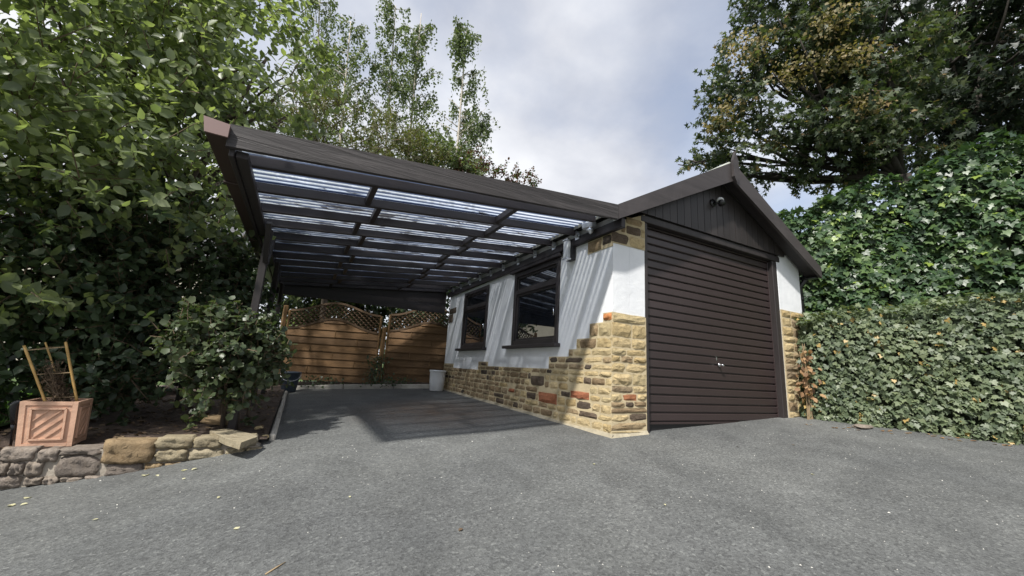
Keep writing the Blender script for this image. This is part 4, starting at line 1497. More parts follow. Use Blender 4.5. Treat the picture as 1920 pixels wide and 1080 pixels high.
TEMPL['maple'] = (np.array([(0.15, 0, 0), (0.0, 0.45, -0.06), (0.38, 0.25, 0.0), (0.55, 0.55, -0.08), (0.55, 0.16, 0.0), (1.0, 0, -0.12), (0.55, -0.16, 0), (0.55, -0.55, -0.08), (0.38, -0.25, 0), (0.0, -0.45, -0.06)]),
                  [(0, 2, 1), (0, 4, 3, 2), (0, 5, 4), (0, 6, 5), (0, 8, 7, 6), (0, 9, 8)])


def fast_mesh(name, verts, faces_by_size, mat):
    """verts (n,3); faces_by_size: list of int arrays (m,k)"""
    me = bpy.data.meshes.new(name)
    me.vertices.add(len(verts))
    me.vertices.foreach_set('co', verts.astype(np.float32).ravel())
    loops = np.concatenate([f.ravel() for f in faces_by_size])
    sizes = np.concatenate([np.full(len(f), f.shape[1]) for f in faces_by_size])
    starts = np.concatenate([[0], np.cumsum(sizes)[:-1]])
    me.loops.add(len(loops)); me.loops.foreach_set('vertex_index', loops.astype(np.int32))
    me.polygons.add(len(sizes)); me.polygons.foreach_set('loop_start', starts.astype(np.int32))
    me.update(calc_edges=True)
    me.materials.append(mat)
    me.polygons.foreach_set('use_smooth', np.ones(len(sizes), dtype=bool))
    return me


def leaf_frames(dirv, nrm):
    d = norm(dirv)
    s = norm(np.cross(nrm, d))
    n = np.cross(d, s)
    return d, s, n


def leaves(name, parent, pos, dirv, nrm, size, templ, mat, singles=0, kind=None, leafname='leaf'):
    """leaf blades; the ones that show largest become objects of their own, the rest one mesh"""
    pos = np.asarray(pos); size = np.asarray(size)
    d, s, n = leaf_frames(np.asarray(dirv), np.asarray(nrm))
    T, F = TEMPL[templ]
    keep = np.ones(len(pos), bool)
    if singles:
        px, py, dep = project(pos)
        ok = (px > 5) & (px < 1915) & (py > 5) & (py < 1075) & (dep > 0.2)
        score = np.where(ok, size / np.maximum(dep, 0.1) * (0.35 + np.abs(n @ RC[2])), -1)
        # prefer leaves at the front of the mass: one per small cell of the view
        cell = {}
        order = np.argsort(np.where(ok, dep, 1e9))
        for i in order:
            if not ok[i]: break
            key = (int(px[i] // 14), int(py[i] // 14))
            if key not in cell: cell[key] = i
        cand = np.array(sorted(cell.values(), key=lambda i: -score[i])[:singles], dtype=int)
        me = fast_mesh(leafname, T.copy(), [np.array([f]) for f in F], mat)
        inv = Matrix.Translation(-Vector(parent.location)) if parent.type == 'EMPTY' else Matrix.Identity(4)
        for i in cand:
            o = bpy.data.objects.new(leafname, me)
            COL.objects.link(o)
            o.parent = parent
            o.matrix_parent_inverse = inv
            z = float(size[i])
            o.matrix_basis = Matrix([[d[i][r] * z, s[i][r] * z, n[i][r] * z, pos[i][r]] for r in range(3)] + [[0, 0, 0, 1]])
            keep[i] = False
    pos, d, s, n, size = pos[keep], d[keep], s[keep], n[keep], size[keep]
    N = len(pos); m = len(T)
    V = pos[:, None, :] + size[:, None, None] * (T[None, :, 0:1] * d[:, None, :] + T[None, :, 1:2] * s[:, None, :] + T[None, :, 2:3] * n[:, None, :])
    base = (np.arange(N) * m)[:, None]
    by = {}
    for f in F: by.setdefault(len(f), []).append(f)
    fs = []
    for k, lst in by.items():
        arr = np.array(lst)
        fs.append((base[:, None, :] + arr[None]).reshape(-1, k))
    me = fast_mesh(name, V.reshape(-1, 3), fs, mat)
    o = link(name, me, parent)
    if kind: o['kind'] = kind
    return o


def rand_dirs(n):
    v = rng.normal(size=(n, 3))
    return norm(v)


def shoots(centers, outward, n_leaf, length, up=0.35, spread=0.6, droop=0.0):
    """leafy shoots: leaves set alternately along short twigs. returns pos, dir, normal, twig ends"""
    N = len(centers)
    tw = norm(outward * 0.6 + rand_dirs(N) * spread + np.array([0, 0, up]))
    L_ = length * rng.uniform(0.6, 1.35, N)
    t = (np.arange(n_leaf) + 0.5) / n_leaf
    t = t[None, :, None] + rng.uniform(-0.04, 0.04, (N, n_leaf, 1))
    P = centers[:, None, :] + tw[:, None, :] * (L_[:, None, None] * t)
    P[:, :, 2] -= droop * (t[:, :, 0] ** 2) * L_[:, None]
    ref = norm(np.cross(tw, rand_dirs(N)))
    ref2 = np.cross(tw, ref)
    ang = (np.arange(n_leaf) * 2.4)[None, :] + rng.uniform(0, 6.28, (N, 1)) + rng.uniform(-0.4, 0.4, (N, n_leaf))
    side = ref[:, None, :] * np.cos(ang)[..., None] + ref2[:, None, :] * np.sin(ang)[..., None]
    D = norm(side * 0.9 + tw[:, None, :] * 0.55 + rng.normal(size=(N, n_leaf, 3)) * 0.25 + np.array([0, 0, -0.15 - droop]))
    Nn = norm(np.array([0, 0, 1.0]) * 0.55 + outward[:, None, :] * 0.70 + rng.normal(size=(N, n_leaf, 3)) * 0.45)
    ends = centers + tw * L_[:, None]
    ends[:, 2] -= droop * L_
    return P.reshape(-1, 3), D.reshape(-1, 3), Nn.reshape(-1, 3), ends


def crown_points(ells, n, shell=0.55, clump=0.0):
    """points through a union of ellipsoids, thicker towards the outside"""
    vol = np.array([e[1][0] * e[1][1] * e[1][2] for e in ells]) ** 0.8
    cnt = np.maximum(1, (vol / vol.sum() * n).astype(int))
    P = []; O = []
    for (c, r), k in zip(ells, cnt):
        d = rand_dirs(k)
        rr = rng.uniform(0, 1, k) ** (1 / 3) * (1 - shell) + shell * rng.uniform(0.75, 1.05, k)
        rr *= 1 + 0.18 * np.sin(d[:, 0] * 5 + c[0] * 3) * np.sin(d[:, 1] * 6 + 1) + 0.12 * np.sin(d[:, 2] * 9 + d[:, 0] * 7)
        p = np.array(c) + d * np.array(r) * rr[:, None]
        P.append(p); O.append(norm(d / np.array(r)))
    return np.concatenate(P), np.concatenate(O)


def gappy(P, scale, amount):
    """leave gaps: drop points by a soft 3-D pattern"""
    q = np.sin(P[:, 0] * scale + 1.3) * np.sin(P[:, 1] * scale * 1.13 + 0.4) + np.sin(P[:, 2] * scale * 0.94 + 2.1) * np.sin((P[:, 0] + P[:, 2]) * scale * 0.7)
    return q > -1.0 + amount * 1.6


def curved(a, b, bend, n=7):
    a = np.asarray(a, float); b = np.asarray(b, float)
    d = b - a
    off = np.cross(d, rand_dirs(1)[0]) * bend
    return [a + d * t + off * math.sin(math.pi * t) * (1 - 0.3 * t) for t in np.linspace(0, 1, n)]


def make_tree(name, label, cat, base, fork, ells, n_shoot, n_leaf, shoot_len, leaf_size, templ, leaf_mat, bark, r0, group=None, singles=0, gap=0.4, gap_scale=2.0,
              up=0.35, droop=0.0, limbs_per=2, shell=0.55, twigs=True, extra_stems=0, spread=0.6, crown_name='crown'):
    root = thing(name, base, label, cat, group)
    tr = MB()
    base = np.asarray(base, float); fork = np.asarray(fork, float)
    tr.tube(curved(base - np.array([0, 0, 0.1]), fork, 0.06), list(np.linspace(r0 * 1.25, r0 * 0.8, 7)), 10)
    for k in range(extra_stems):
        b2 = base + np.array([rng.uniform(-0.4, 0.4), rng.uniform(-0.3, 0.3), -0.05])
        e = ells[rng.integers(len(ells))]
        tr.tube(curved(b2, np.array(e[0]), 0.12), list(np.linspace(r0 * 0.7, r0 * 0.15, 7)), 7)
    for (c, r) in ells:
        c = np.array(c)
        start = fork + (c - fork) * 0.02
        tr.tube(curved(start, c, 0.12), list(np.linspace(r0 * 0.38, r0 * 0.12, 7)), 7)
        for k in range(limbs_per):
            e = c + rand_dirs(1)[0] * np.array(r) * rng.uniform(0.6, 0.95)
            s = fork + (c - fork) * rng.uniform(0.45, 0.95)
            tr.tube(curved(s, e, 0.15, 5), list(np.linspace(r0 * 0.22, r0 * 0.06, 5)), 5)
    P, O = crown_points(ells, n_shoot, shell)
    k = gappy(P, gap_scale, gap)
    P, O = P[k], O[k]
    L, D, Nn, ends = shoots(P, O, n_leaf, shoot_len, up, spread, droop)
    tr.build('trunk', bark, root, True)
    if twigs:
        tw = MB()
        step = max(1, len(P) // 900)
        for a, b in zip(P[::step], ends[::step]):
            tw.tube([a, (a + b) / 2 + rng.normal(size=3) * 0.01, b], [0.006, 0.004, 0.002], 3)
        o = tw.build('twigs', M['twig'], root)
        o['kind'] = 'stuff'
    sz = leaf_size * rng.uniform(0.65, 1.25, len(L))
    leaves(crown_name, root, L, D, Nn, sz, templ, leaf_mat, singles)
    return root


def E_(px, py, dist, rx, rz=None, ry=None):
    """crown lobe seen at a pixel, at a distance, radii in metres"""
    rz = rz or rx; ry = ry or rx
    return (tuple(at_dist(px, py, dist)), (rx, ry, rz))


# ------------------------------------------------ big leafy tree at the left
b0 = np.array([-4.75, 4.6, bed_z(-4.75, 4.6)])
make_tree('garden_tree', 'dense bright green broadleaf tree rising over the carport gutter', 'tree', b0, (-4.7, 4.5, 1.5),
          [E_(60, 120, 6.6, 1.35, 1.3), E_(190, 60, 7.0, 1.3, 1.3), E_(330, 120, 6.4, 1.15, 1.1), E_(440, 190, 6.2, 0.95, 0.85), E_(500, 110, 6.8, 0.75, 0.85), E_(540, 215, 7.0, 0.65, 0.55), E_(400, 40, 7.2, 0.95, 0.9),
           E_(120, 290, 5.8, 1.2, 0.95), E_(270, 330, 5.6, 1.0, 0.9), E_(30, 390, 5.6, 1.0, 0.9), E_(390, 300, 5.9, 0.75, 0.8), E_(-160, 150, 6.2, 1.5, 1.6), E_(-130, 380, 5.6, 1.1, 1.1), E_(60, -90, 7.6, 1.6, 1.1), E_(300, -60, 7.8, 1.3, 0.9), ((-4.3, 5.4, 3.7), (1.1, 1.0, 0.9)), ((-3.6, 5.9, 3.4), (0.8, 0.8, 0.6))],
          3500, 10, 0.34, 0.098, 'oval', M['ash_leaf'], M['bark'], 0.11, singles=300, gap=0.30, gap_scale=2.4, up=0.55, limbs_per=3, extra_stems=4)
# dark shrubs below it
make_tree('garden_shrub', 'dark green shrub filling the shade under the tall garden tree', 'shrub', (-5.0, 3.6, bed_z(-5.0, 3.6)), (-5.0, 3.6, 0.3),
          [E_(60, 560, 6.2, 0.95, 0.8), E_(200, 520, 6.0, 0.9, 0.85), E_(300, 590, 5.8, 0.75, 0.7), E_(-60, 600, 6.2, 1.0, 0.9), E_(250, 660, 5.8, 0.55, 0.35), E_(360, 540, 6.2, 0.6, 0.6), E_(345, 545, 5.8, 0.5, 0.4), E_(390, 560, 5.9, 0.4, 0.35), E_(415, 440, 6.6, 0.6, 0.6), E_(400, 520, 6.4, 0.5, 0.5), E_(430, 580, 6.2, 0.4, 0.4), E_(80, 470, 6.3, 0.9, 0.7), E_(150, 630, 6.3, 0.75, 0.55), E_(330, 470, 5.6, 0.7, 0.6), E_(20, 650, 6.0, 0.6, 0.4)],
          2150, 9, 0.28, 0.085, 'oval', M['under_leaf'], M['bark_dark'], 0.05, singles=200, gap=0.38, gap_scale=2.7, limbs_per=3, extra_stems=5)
make_tree('garden_shrub', 'blue green low shrub behind the terracotta planter and canes', 'shrub', (-4.4, 3.1, bed_z(-4.4, 3.1)), (-4.4, 3.1, 0.05),
          [E_(215, 690, 5.4, 0.36, 0.3), E_(185, 715, 5.4, 0.25, 0.2), E_(250, 720, 5.5, 0.25, 0.22)],
          150, 8, 0.2, 0.07, 'oval', M['under_leaf'], M['bark_dark'], 0.02, singles=60, gap=0.2, gap_scale=4, limbs_per=2)
make_tree('laurel_shrub', 'dark laurel shrub between the garden tree and the round leaved shrub', 'shrub', (-3.9, 3.4, bed_z(-3.9, 3.4)), (-3.9, 3.4, 0.3),
          [E_(375, 545, 6.0, 0.42, 0.36), E_(345, 590, 5.9, 0.4, 0.36), E_(410, 590, 6.1, 0.36, 0.34), E_(320, 640, 5.8, 0.35, 0.3), E_(400, 500, 6.3, 0.35, 0.3)],
          420, 9, 0.26, 0.085, 'oval', M['under_leaf'], M['bark_dark'], 0.035, singles=60, gap=0.0, gap_scale=3, limbs_per=3)
# the rounder shrub at the carport corner
make_tree('leafy_shrub', 'round leaved shrub on bare crooked stems at the carport corner', 'shrub', (-3.25, 1.95, bed_z(-3.25, 1.95)), (-3.25, 1.85, 0.12),
          [E_(450, 670, 4.35, 0.30, 0.24), E_(395, 640, 4.5, 0.32, 0.26), E_(485, 655, 4.5, 0.17, 0.18), E_(425, 715, 4.4, 0.26, 0.16), E_(475, 700, 4.6, 0.16, 0.14), E_(430, 625, 4.4, 0.24, 0.16), E_(500, 625, 4.7, 0.12, 0.12), E_(365, 680, 4.7, 0.26, 0.26)],
          640, 8, 0.17, 0.060, 'round', M['front_leaf'], M['bark'], 0.028, singles=250, gap=0.34, gap_scale=4.2, limbs_per=4, extra_stems=5)
# small plants in the bed
for (px, py, hgt, n_, lab, mt) in ((352, 752, 0.16, 26, 'bright green ferny plant at the back of the bed', 'ash_leaf'), (352, 790, 0.05, 8, 'small seedling with broad leaves near the flat slab', 'ash_leaf'),
                                   (372, 785, 0.06, 9, 'little green seedling in bare soil behind the wall', 'ash_leaf'), (350, 806, 0.04, 6, 'pair of lime green leaves sprouting by the wall top', 'ash_leaf'),
                                   (228, 790, 0.05, 10, 'low pale green weed beside the planter', 'front_leaf'), (465, 800, 0.06, 16, 'tuft of pale leaves beside the kerb end', 'front_leaf'), (62, 690, 0.3, 40, 'leafy weed behind the glossy black ornament', 'under_leaf')):
    c = at_plane(px, py + 6, 2, -0.15)
    if py < 760: c = at_plane(px, 765, 2, -0.14)
    c[2] = bed_z(c[0], c[1]) if c[0] > -4.9 else -0.19
    root = thing('small_plant', c, lab, 'plant')
    P = c + np.stack([rng.normal(0, hgt * 0.45, n_), rng.normal(0, hgt * 0.45, n_), rng.uniform(0.2, 1.0, n_) * hgt], 1)
    st = MB()
    for p in P[:12]: st.tube([c - np.array([0, 0, 0.02]), (c + p) / 2 + np.array([0, 0, 0.01]), p], 0.002, 3)
    st.build('stem', M['ash_leaf'], root)
    D = norm(P - c + rng.normal(size=(n_, 3)) * 0.05 - np.array([0, 0, 0.02]))
    leaves('foliage', root, P, D, norm(np.array([0, 0, 1.0]) + rng.normal(size=(n_, 3)) * 0.3), rng.uniform(0.04, 0.075, n_), 'oval', M[mt])
# dead stems among the canes
dp_ = thing('dried_plant', cp, 'brown dried up plant between the bamboo canes', 'plant')
st = MB()
tips = []
for k in range(46):
    f_ = rng.uniform(0, 1); g_ = rng.uniform(0, 1)
    b = np.array(PP(0.25 + 0.4 * f_, 0.3 + 0.45 * g_, PH - 0.05))
    t_ = c_t[0] * (1 - f_) + c_t[2] * f_
    e = b + (t_ - b) * rng.uniform(0.5, 0.97) + ey_ * (g_ - 0.4) * 0.12
    e = b * 0.25 + e * 0.75 + rng.normal(size=3) * 0.015
    pts_ = curved(b, e, 0.05, 5)
    st.tube(pts_, list(np.linspace(0.0035, 0.0015, 5)), 4)
    tips += pts_[1:]
st.build('stem', M['twig'], dp_)
tips = np.array(tips)
leaves('foliage', dp_, np.repeat(tips, 4, 0) + rng.normal(size=(len(tips) * 4, 3)) * 0.015, rand_dirs(len(tips) * 4), rand_dirs(len(tips) * 4), rng.uniform(0.02, 0.045, len(tips) * 4), 'lance', M['litter'])

# ------------------------------------------------ ivy by the fence foot
for (x, hgt, lab) in ((-2.15, 0.20, 'thin weeds growing up the left fence panel'), (-1.22, 0.62, 'dark climbing ivy on the foot of the middle fence post'), (-0.75, 0.18, 'low weeds under the right fence panel')):
    y_ = 5.42 + FM * x - 0.14
    c = np.array([x, y_, gz(x, y_) + 0.04])
    root = thing('climbing_ivy' if hgt > 0.5 else 'weeds', c, lab, 'plant')
    n_ = 240 if hgt > 0.5 else 110
    P = c + np.stack([rng.normal(0, 0.12 if hgt > 0.5 else 0.22, n_), rng.normal(0, 0.04, n_), rng.uniform(0, 1, n_) ** 1.4 * hgt], 1)
    st = MB()
    for p in P[::8]: st.tube([c + np.array([p[0] - c[0], 0, 0]) * 0.7 - np.array([0, 0, 0.03]), p], 0.003, 3)
    st.build('stem', M['twig'], root)
    leaves('foliage', root, P, norm(rng.normal(size=(n_, 3)) + np.array([0, -0.3, -0.5])), norm(rng.normal(size=(n_, 3)) * 0.5 + np.array([0, -1, 0.4])), rng.uniform(0.03, 0.06, n_), 'ivy', M['under_leaf'])


# ================================================================== IVY HEDGES
def hedge(name, label, path, thick, ztop, mat, n, size, singles, rough=0.10, core_in=0.12, top_round=0.25, n_lower=None):
    """path: front face at the ground, seen side on the -normal; ztop(u): top height"""
    path = np.array(path, float)
    seg = np.diff(path, axis=0); ln = np.linalg.norm(seg, axis=1); cum = np.concatenate([[0], np.cumsum(ln)]); T_ = cum[-1]

    def pt(u):
        i = np.clip(np.searchsorted(cum, u, 'right') - 1, 0, len(ln) - 1)
        f = (u - cum[i]) / ln[i]
        p = path[i] + seg[i] * f[:, None]
        d = seg[i] / ln[i][:, None]
        nn = np.stack([d[:, 1], -d[:, 0]], 1)      # outward (towards the drive)
        if np.mean((np.array([-2.7, -3.0]) - p) @ nn.mean(0)) < 0: nn = -nn
        return p, nn
    root = thing(name, (path[0][0], path[0][1], gz(*path[0])), label, 'hedge')
    # core
    us = np.linspace(0, T_, 24)
    p, nn = pt(us)
    cv = []; cf = []
    for i in range(24):
        g = gz(p[i][0], p[i][1]) - 0.05; t = ztop(us[i]) - core_in
        a = p[i] - nn[i] * core_in; b = p[i] - nn[i] * thick
        w1 = 0.03 * math.sin(i * 2.1); 
        cv += [(a[0], a[1], g), (a[0] + w1, a[1], (g + t) / 2), (a[0] - nn[i][0] * 0.06, a[1] - nn[i][1] * 0.06, t + w1), (b[0], b[1], t), (b[0], b[1], g)]
    for i in range(23):
        for j in range(4): cf.append((i * 5 + j, (i + 1) * 5 + j, (i + 1) * 5 + j + 1, i * 5 + j + 1))
    cf += [(0, 1, 2, 3, 4), tuple(23 * 5 + j for j in range(4, -1, -1))]
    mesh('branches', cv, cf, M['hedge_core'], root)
    # leaves on face, top and the end
    m = int(n * 0.80)
    u = rng.uniform(0, T_, m)
    p, nn = pt(u)
    g = np.array([gz(a, b) for a, b in p])
    zt = np.array([ztop(v) for v in u])
    h = rng.uniform(0, 1, m)
    z = g + (zt - g) * h
    bulge = rough * (np.sin(u * 3.1 + z * 2.3) * 0.5 + np.sin(u * 7.3 - z * 5.1) * 0.35 + np.sin(z * 9 + u * 11) * 0.25)
    dep = np.abs(rng.normal(0, 0.05, m))
    q = p + nn * (bulge - dep)[:, None]
    edge = np.clip((h - (1 - top_round)) / top_round, 0, 1) ** 2 * 0.12
    q = q - nn * edge[:, None]
    P1 = np.stack([q[:, 0], q[:, 1], z], 1)
    N1 = np.stack([nn[:, 0], nn[:, 1], np.full(m, 0.45)], 1) + rng.normal(size=(m, 3)) * 0.42
    D1 = np.stack([nn[:, 0] * 0.35, nn[:, 1] * 0.35, np.full(m, -0.9)], 1) + rng.normal(size=(m, 3)) * 0.5
    k = n - m
    u = rng.uniform(0, T_, k)
    p, nn = pt(u)
    zt = np.array([ztop(v) for v in u])
    d = rng.uniform(0, thick, k)
    q = p - nn * d[:, None]
    P2 = np.stack([q[:, 0], q[:, 1], zt + rough * 0.7 * np.sin(u * 6 + d * 9) + np.abs(rng.normal(0, 0.035, k)) - 0.03 * (d < 0.1)], 1)
    N2 = np.stack([nn[:, 0] * 0.3, nn[:, 1] * 0.3, np.full(k, 1.0)], 1) + rng.normal(size=(k, 3)) * 0.45
    D2 = np.stack([nn[:, 0] * 0.7, nn[:, 1] * 0.7, np.full(k, -0.1)], 1) + rng.normal(size=(k, 3)) * 0.7
    P = np.concatenate([P1, P2]); Nn = norm(np.concatenate([N1, N2])); D = norm(np.concatenate([D1, D2]))
    leaves('foliage', root, P, D, Nn, size * rng.uniform(0.55, 1.3, len(P)), 'ivy', mat, singles)
    return root


low_path = [(3.46, 0.35), (3.10, -0.12), (3.57, -0.90), (4.02, -1.65), (5.0, -3.3), (6.0, -5.0)]
low_cum = [0]
for a, b in zip(low_path[:-1], low_path[1:]): low_cum.append(low_cum[-1] + math.dist(a, b))
hedge('ivy_hedge', 'low clipped ivy hedge with scattered orange leaves beside the garage door', low_path, 0.62,
      lambda u: float(np.interp(u, low_cum, [1.40, 1.44, 1.54, 1.66, 1.75, 1.8])), M['ivy_low'], 17000, 0.062, 300, 0.055)
up_path = [(3.80, 4.6), (3.95, 1.6), (4.15, 0.55), (4.65, -0.45), (5.2, -1.6), (6.2, -3.4), (7.2, -5.2)]
up_cum = [0]
for a, b in zip(up_path[:-1], up_path[1:]): up_cum.append(up_cum[-1] + math.dist(a, b))
hedge('tall_ivy_hedge', 'tall dark glossy ivy hedge rising behind the clipped one', up_path, 0.9,
      lambda u: float(np.interp(u, up_cum, [3.3, 3.3, 3.38, 3.62, 3.95, 4.1, 4.1])) + 0.07 * math.sin(u * 4.1) + 0.05 * math.sin(u * 9.7), M['ivy'], 32000, 0.100, 300, 0.13, core_in=0.30)

# dry leaves hanging at the hedge end, against the pier
c = np.array([3.10, -0.16, gz(3.1, -0.16)])
root = thing('dead_ivy', c, 'cluster of dry orange leaves hanging where hedge meets stone pier', 'dead leaves')
n_ = 80
P = np.stack([3.07 + rng.normal(0, 0.06, n_), -0.17 + rng.normal(0, 0.04, n_), 0.42 + rng.uniform(0, 1, n_) * 0.62], 1)
st = MB()
for k in range(9):
    x = 3.03 + 0.016 * k
    st.tube([(x, -0.15, gz(x, -0.15) - 0.02), (x + rng.normal() * 0.03, -0.16, 0.5), (x + rng.normal() * 0.04, -0.14, 0.8 + rng.uniform(0, 0.4))], 0.004, 4)
st.build('stem', M['twine'], root)
leaves('foliage', root, P, norm(rng.normal(size=(n_, 3)) * 0.6 + np.array([-0.3, -0.4, -0.8])), norm(rng.normal(size=(n_, 3)) * 0.5 + np.array([-0.6, -0.8, 0.2])), rng.uniform(0.05, 0.085, n_), 'oval', M['dry_leaf'])

# ================================================================== TREES BEYOND
# sycamore on the right
bs = at_dist(1700, 420, 12.0); bs[2] = 0.25
fk = at_dist(1690, 330, 12.0)
make_tree('sycamore_tree', 'large sycamore with brownish seed clusters behind the tall hedge', 'tree', bs, fk,
          [E_(1410, 130, 12.5, 0.85, 0.9), E_(1480, 60, 13, 1.0, 1.0), E_(1385, 230, 12, 1.05, 0.8), E_(1500, 160, 11.5, 1.1, 1.0), E_(1330, 290, 12, 0.55, 0.4), E_(1440, 280, 11.5, 0.9, 0.7), E_(1560, 60, 12.5, 1.2, 1.1),
           E_(1590, 190, 11.5, 1.2, 0.9), E_(1560, 300, 12, 0.95, 0.6), E_(1660, 270, 12.5, 0.9, 0.6), E_(1650, 100, 12.5, 1.1, 1.1), E_(1290, 300, 12.3, 0.3, 0.25), E_(1540, -60, 13.5, 1.6, 1.2), E_(1400, 330, 12.2, 0.6, 0.4)],
          4000, 9, 0.36, 0.125, 'maple', M['maple_leaf'], M['bark_dark'], 0.20, gap=0.36, gap_scale=1.9, limbs_per=3, up=0.3)
syc = [o for o in scene.objects if o.name.startswith('sycamore_tree')][0]
sp_ = []
for (px, py, r) in ((1400, 90, 0.5), (1375, 210, 0.5), (1500, 130, 0.55), (1590, 110, 0.45), (1450, 270, 0.35), (1560, 40, 0.4), (1620, 200, 0.4), (1345, 235, 0.3)):
    c = at_dist(px, py, 11.2)
    sp_.append(c + rand_dirs(300) * rng.uniform(0.3, 1, (300, 1)) * r * np.array([1.2, 1.2, 0.6]))
sp_ = np.concatenate(sp_)
leaves('seed_clusters', syc, sp_, norm(rng.normal(size=(len(sp_), 3)) + np.array([0, 0, -1])), rand_dirs(len(sp_)), rng.uniform(0.05, 0.10, len(sp_)), 'birch', M['seed'])
bs = at_dist(1790, 420, 15.0); bs[2] = 0.25
make_tree('dark_tree', 'very dark tall tree with bare trunks beside the sycamore', 'tree', bs, at_dist(1790, 200, 15),
          [E_(1740, 60, 15, 1.5, 1.7), E_(1850, 110, 14.5, 1.5, 1.6), E_(1780, 250, 14.5, 1.4, 0.9), E_(1900, 250, 14, 1.4, 1.2), E_(1960, 60, 14.5, 2.0, 2.0), E_(1680, 200, 15, 1.2, 1.0), E_(1830, -70, 16, 2.2, 1.6), E_(1620, 20, 15.5, 1.2, 1.2)],
          3000, 9, 0.5, 0.15, 'maple', M['dark_leaf'], M['bark_dark'], 0.22, gap=0.42, gap_scale=1.5, limbs_per=4, extra_stems=5)
# birches above the carport roof
for i, (px, base_py, top_py, dist, lean, lab) in enumerate(((668, 330, 40, 14.5, -0.5, 'slim birch with pale stem nearest the tall garden tree'), (722, 330, 10, 15, 0.2, 'slim birch with sparse top between two other birches'),
                                                            (770, 330, 25, 14.5, 0.3, 'slim birch with upright airy crown above the carport roof'), (855, 330, 55, 14, 0.5, 'slim birch with drooping outer branches against open sky'),
                                                            (610, 300, -40, 16, -0.3, 'tall birch with trailing twigs behind the garden tree'))):
    b = at_dist(px, base_py, dist); b = np.array([b[0], b[1], 0.1])
    top = at_dist(px + (20 if lean > 0 else -10), top_py, dist + 0.5)
    root = thing('birch_tree', b, lab, 'tree', 'birches beyond the carport')
    tr = MB()
    path = curved(b - np.array([0, 0, 0.05]), top, 0.03, 10)
    tr.tube(path, list(np.linspace(0.085, 0.012, 10)), 8)
    H = top[2] - b[2]
    Ls = []; Ds = []; Ns = []
    low = (at_dist(px, 300, dist)[2] - b[2]) / H
    for k in range(66 if i == 3 else 50):
        t = low * 0.9 + (1 - low * 0.9) * rng.uniform(0, 1) ** 0.9
        s = b + (top - b) * t
        wid = (1.02 - t) * 2.0 + 0.42
        if i in (0, 4): wid *= 1.25
        a = rng.uniform(0, 6.28)
        e = s + np.array([math.cos(a) * wid * rng.uniform(0.4, 1.0), math.sin(a) * wid * rng.uniform(0.4, 1), rng.uniform(0.25, 0.8) * wid])
        if k >= 50:                             # the low branches that trail out to one side
            s = b + (top - b) * rng.uniform(low * 0.95, low * 1.12)
            e = at_dist(rng.uniform(890, 940), rng.uniform(205, 250), 14)
        q = curved(s, e, 0.1, 5)
        tr.tube(q, list(np.linspace(0.014, 0.004, 5)), 4)
        for j in range(6):                      # hanging twigs
            f_ = rng.uniform(0.35, 1.0)
            a0 = s + (e - s) * f_
            ln_ = rng.uniform(0.25, 0.9)
            nl = 13
            tt = np.linspace(0.05, 1, nl)
            drift = rng.normal(size=2) * 0.12
            pts_ = np.stack([a0[0] + drift[0] * tt, a0[1] + drift[1] * tt, a0[2] + 0.08 * tt - ln_ * tt ** 1.6], 1) + rng.normal(size=(nl, 3)) * 0.03
            Ls.append(pts_); Ds.append(norm(rng.normal(size=(nl, 3)) * 0.6 + np.array([0, 0, -0.8]))); Ns.append(rand_dirs(nl))
    tr.build('trunk', M['birch_bark'], root, True)
    Ls = np.concatenate(Ls); Ds = np.concatenate(Ds); Ns = np.concatenate(Ns)
    leaves('crown', root, Ls, Ds, Ns, rng.uniform(0.06, 0.105, len(Ls)), 'birch', M['birch_leaf'])
# trailing branches of the outer birch
# willowy and purple bushes over the roof line
bo = at_dist(650, 400, 10.5); bo[2] = 0.1
make_tree('willow_bush', 'olive green narrow leaved bush showing above the carport fascia', 'bush', bo, at_dist(660, 330, 10.5),
          [E_(640, 250, 10.5, 0.8, 0.6), E_(720, 270, 10.5, 0.75, 0.5), E_(590, 220, 10.5, 0.65, 0.6), E_(790, 300, 10.5, 0.6, 0.4), E_(560, 260, 10, 0.6, 0.5), E_(690, 330, 10, 0.9, 0.5)],
          750, 12, 0.42, 0.115, 'lance', M['olive_leaf'], M['bark'], 0.06, gap=0.25, gap_scale=2.5, up=0.5)
bo = at_dist(800, 400, 11.5); bo[2] = 0.1
make_tree('green_bush', 'light green bush between the birch stems above the roof', 'bush', bo, at_dist(810, 340, 11.5),
          [E_(780, 290, 11.5, 0.7, 0.45), E_(830, 300, 11.5, 0.6, 0.4), E_(740, 300, 11.5, 0.6, 0.4), E_(860, 330, 11.5, 0.6, 0.35)],
          420, 10, 0.35, 0.09, 'oval', M['birch_leaf'], M['bark'], 0.05, gap=0.25, gap_scale=2.5, up=0.5)
bo = at_dist(890, 420, 12.0); bo[2] = 0.1
make_tree('purple_bush', 'purple brown leaved bush peeping over the carport fascia', 'bush', bo, at_dist(890, 350, 12),
          [E_(880, 312, 12, 0.42, 0.35), E_(860, 325, 12, 0.4, 0.3), E_(905, 330, 12, 0.35, 0.25)],
          190, 10, 0.3, 0.085, 'oval', M['purple_leaf'], M['bark_dark'], 0.05, gap=0.3, gap_scale=3.0, up=0.4)
bo = at_dist(965, 420, 13.0); bo[2] = 0.1
make_tree('small_tree', 'sparse reddish green treetop just above the carport fascia', 'tree', bo, at_dist(965, 360, 13),
          [E_(950, 330, 13, 0.35, 0.22), E_(985, 340, 13, 0.35, 0.18)],
          70, 9, 0.3, 0.09, 'oval', M['purple_leaf'], M['bark_dark'], 0.05, gap=0.3, gap_scale=3.0, up=0.4)
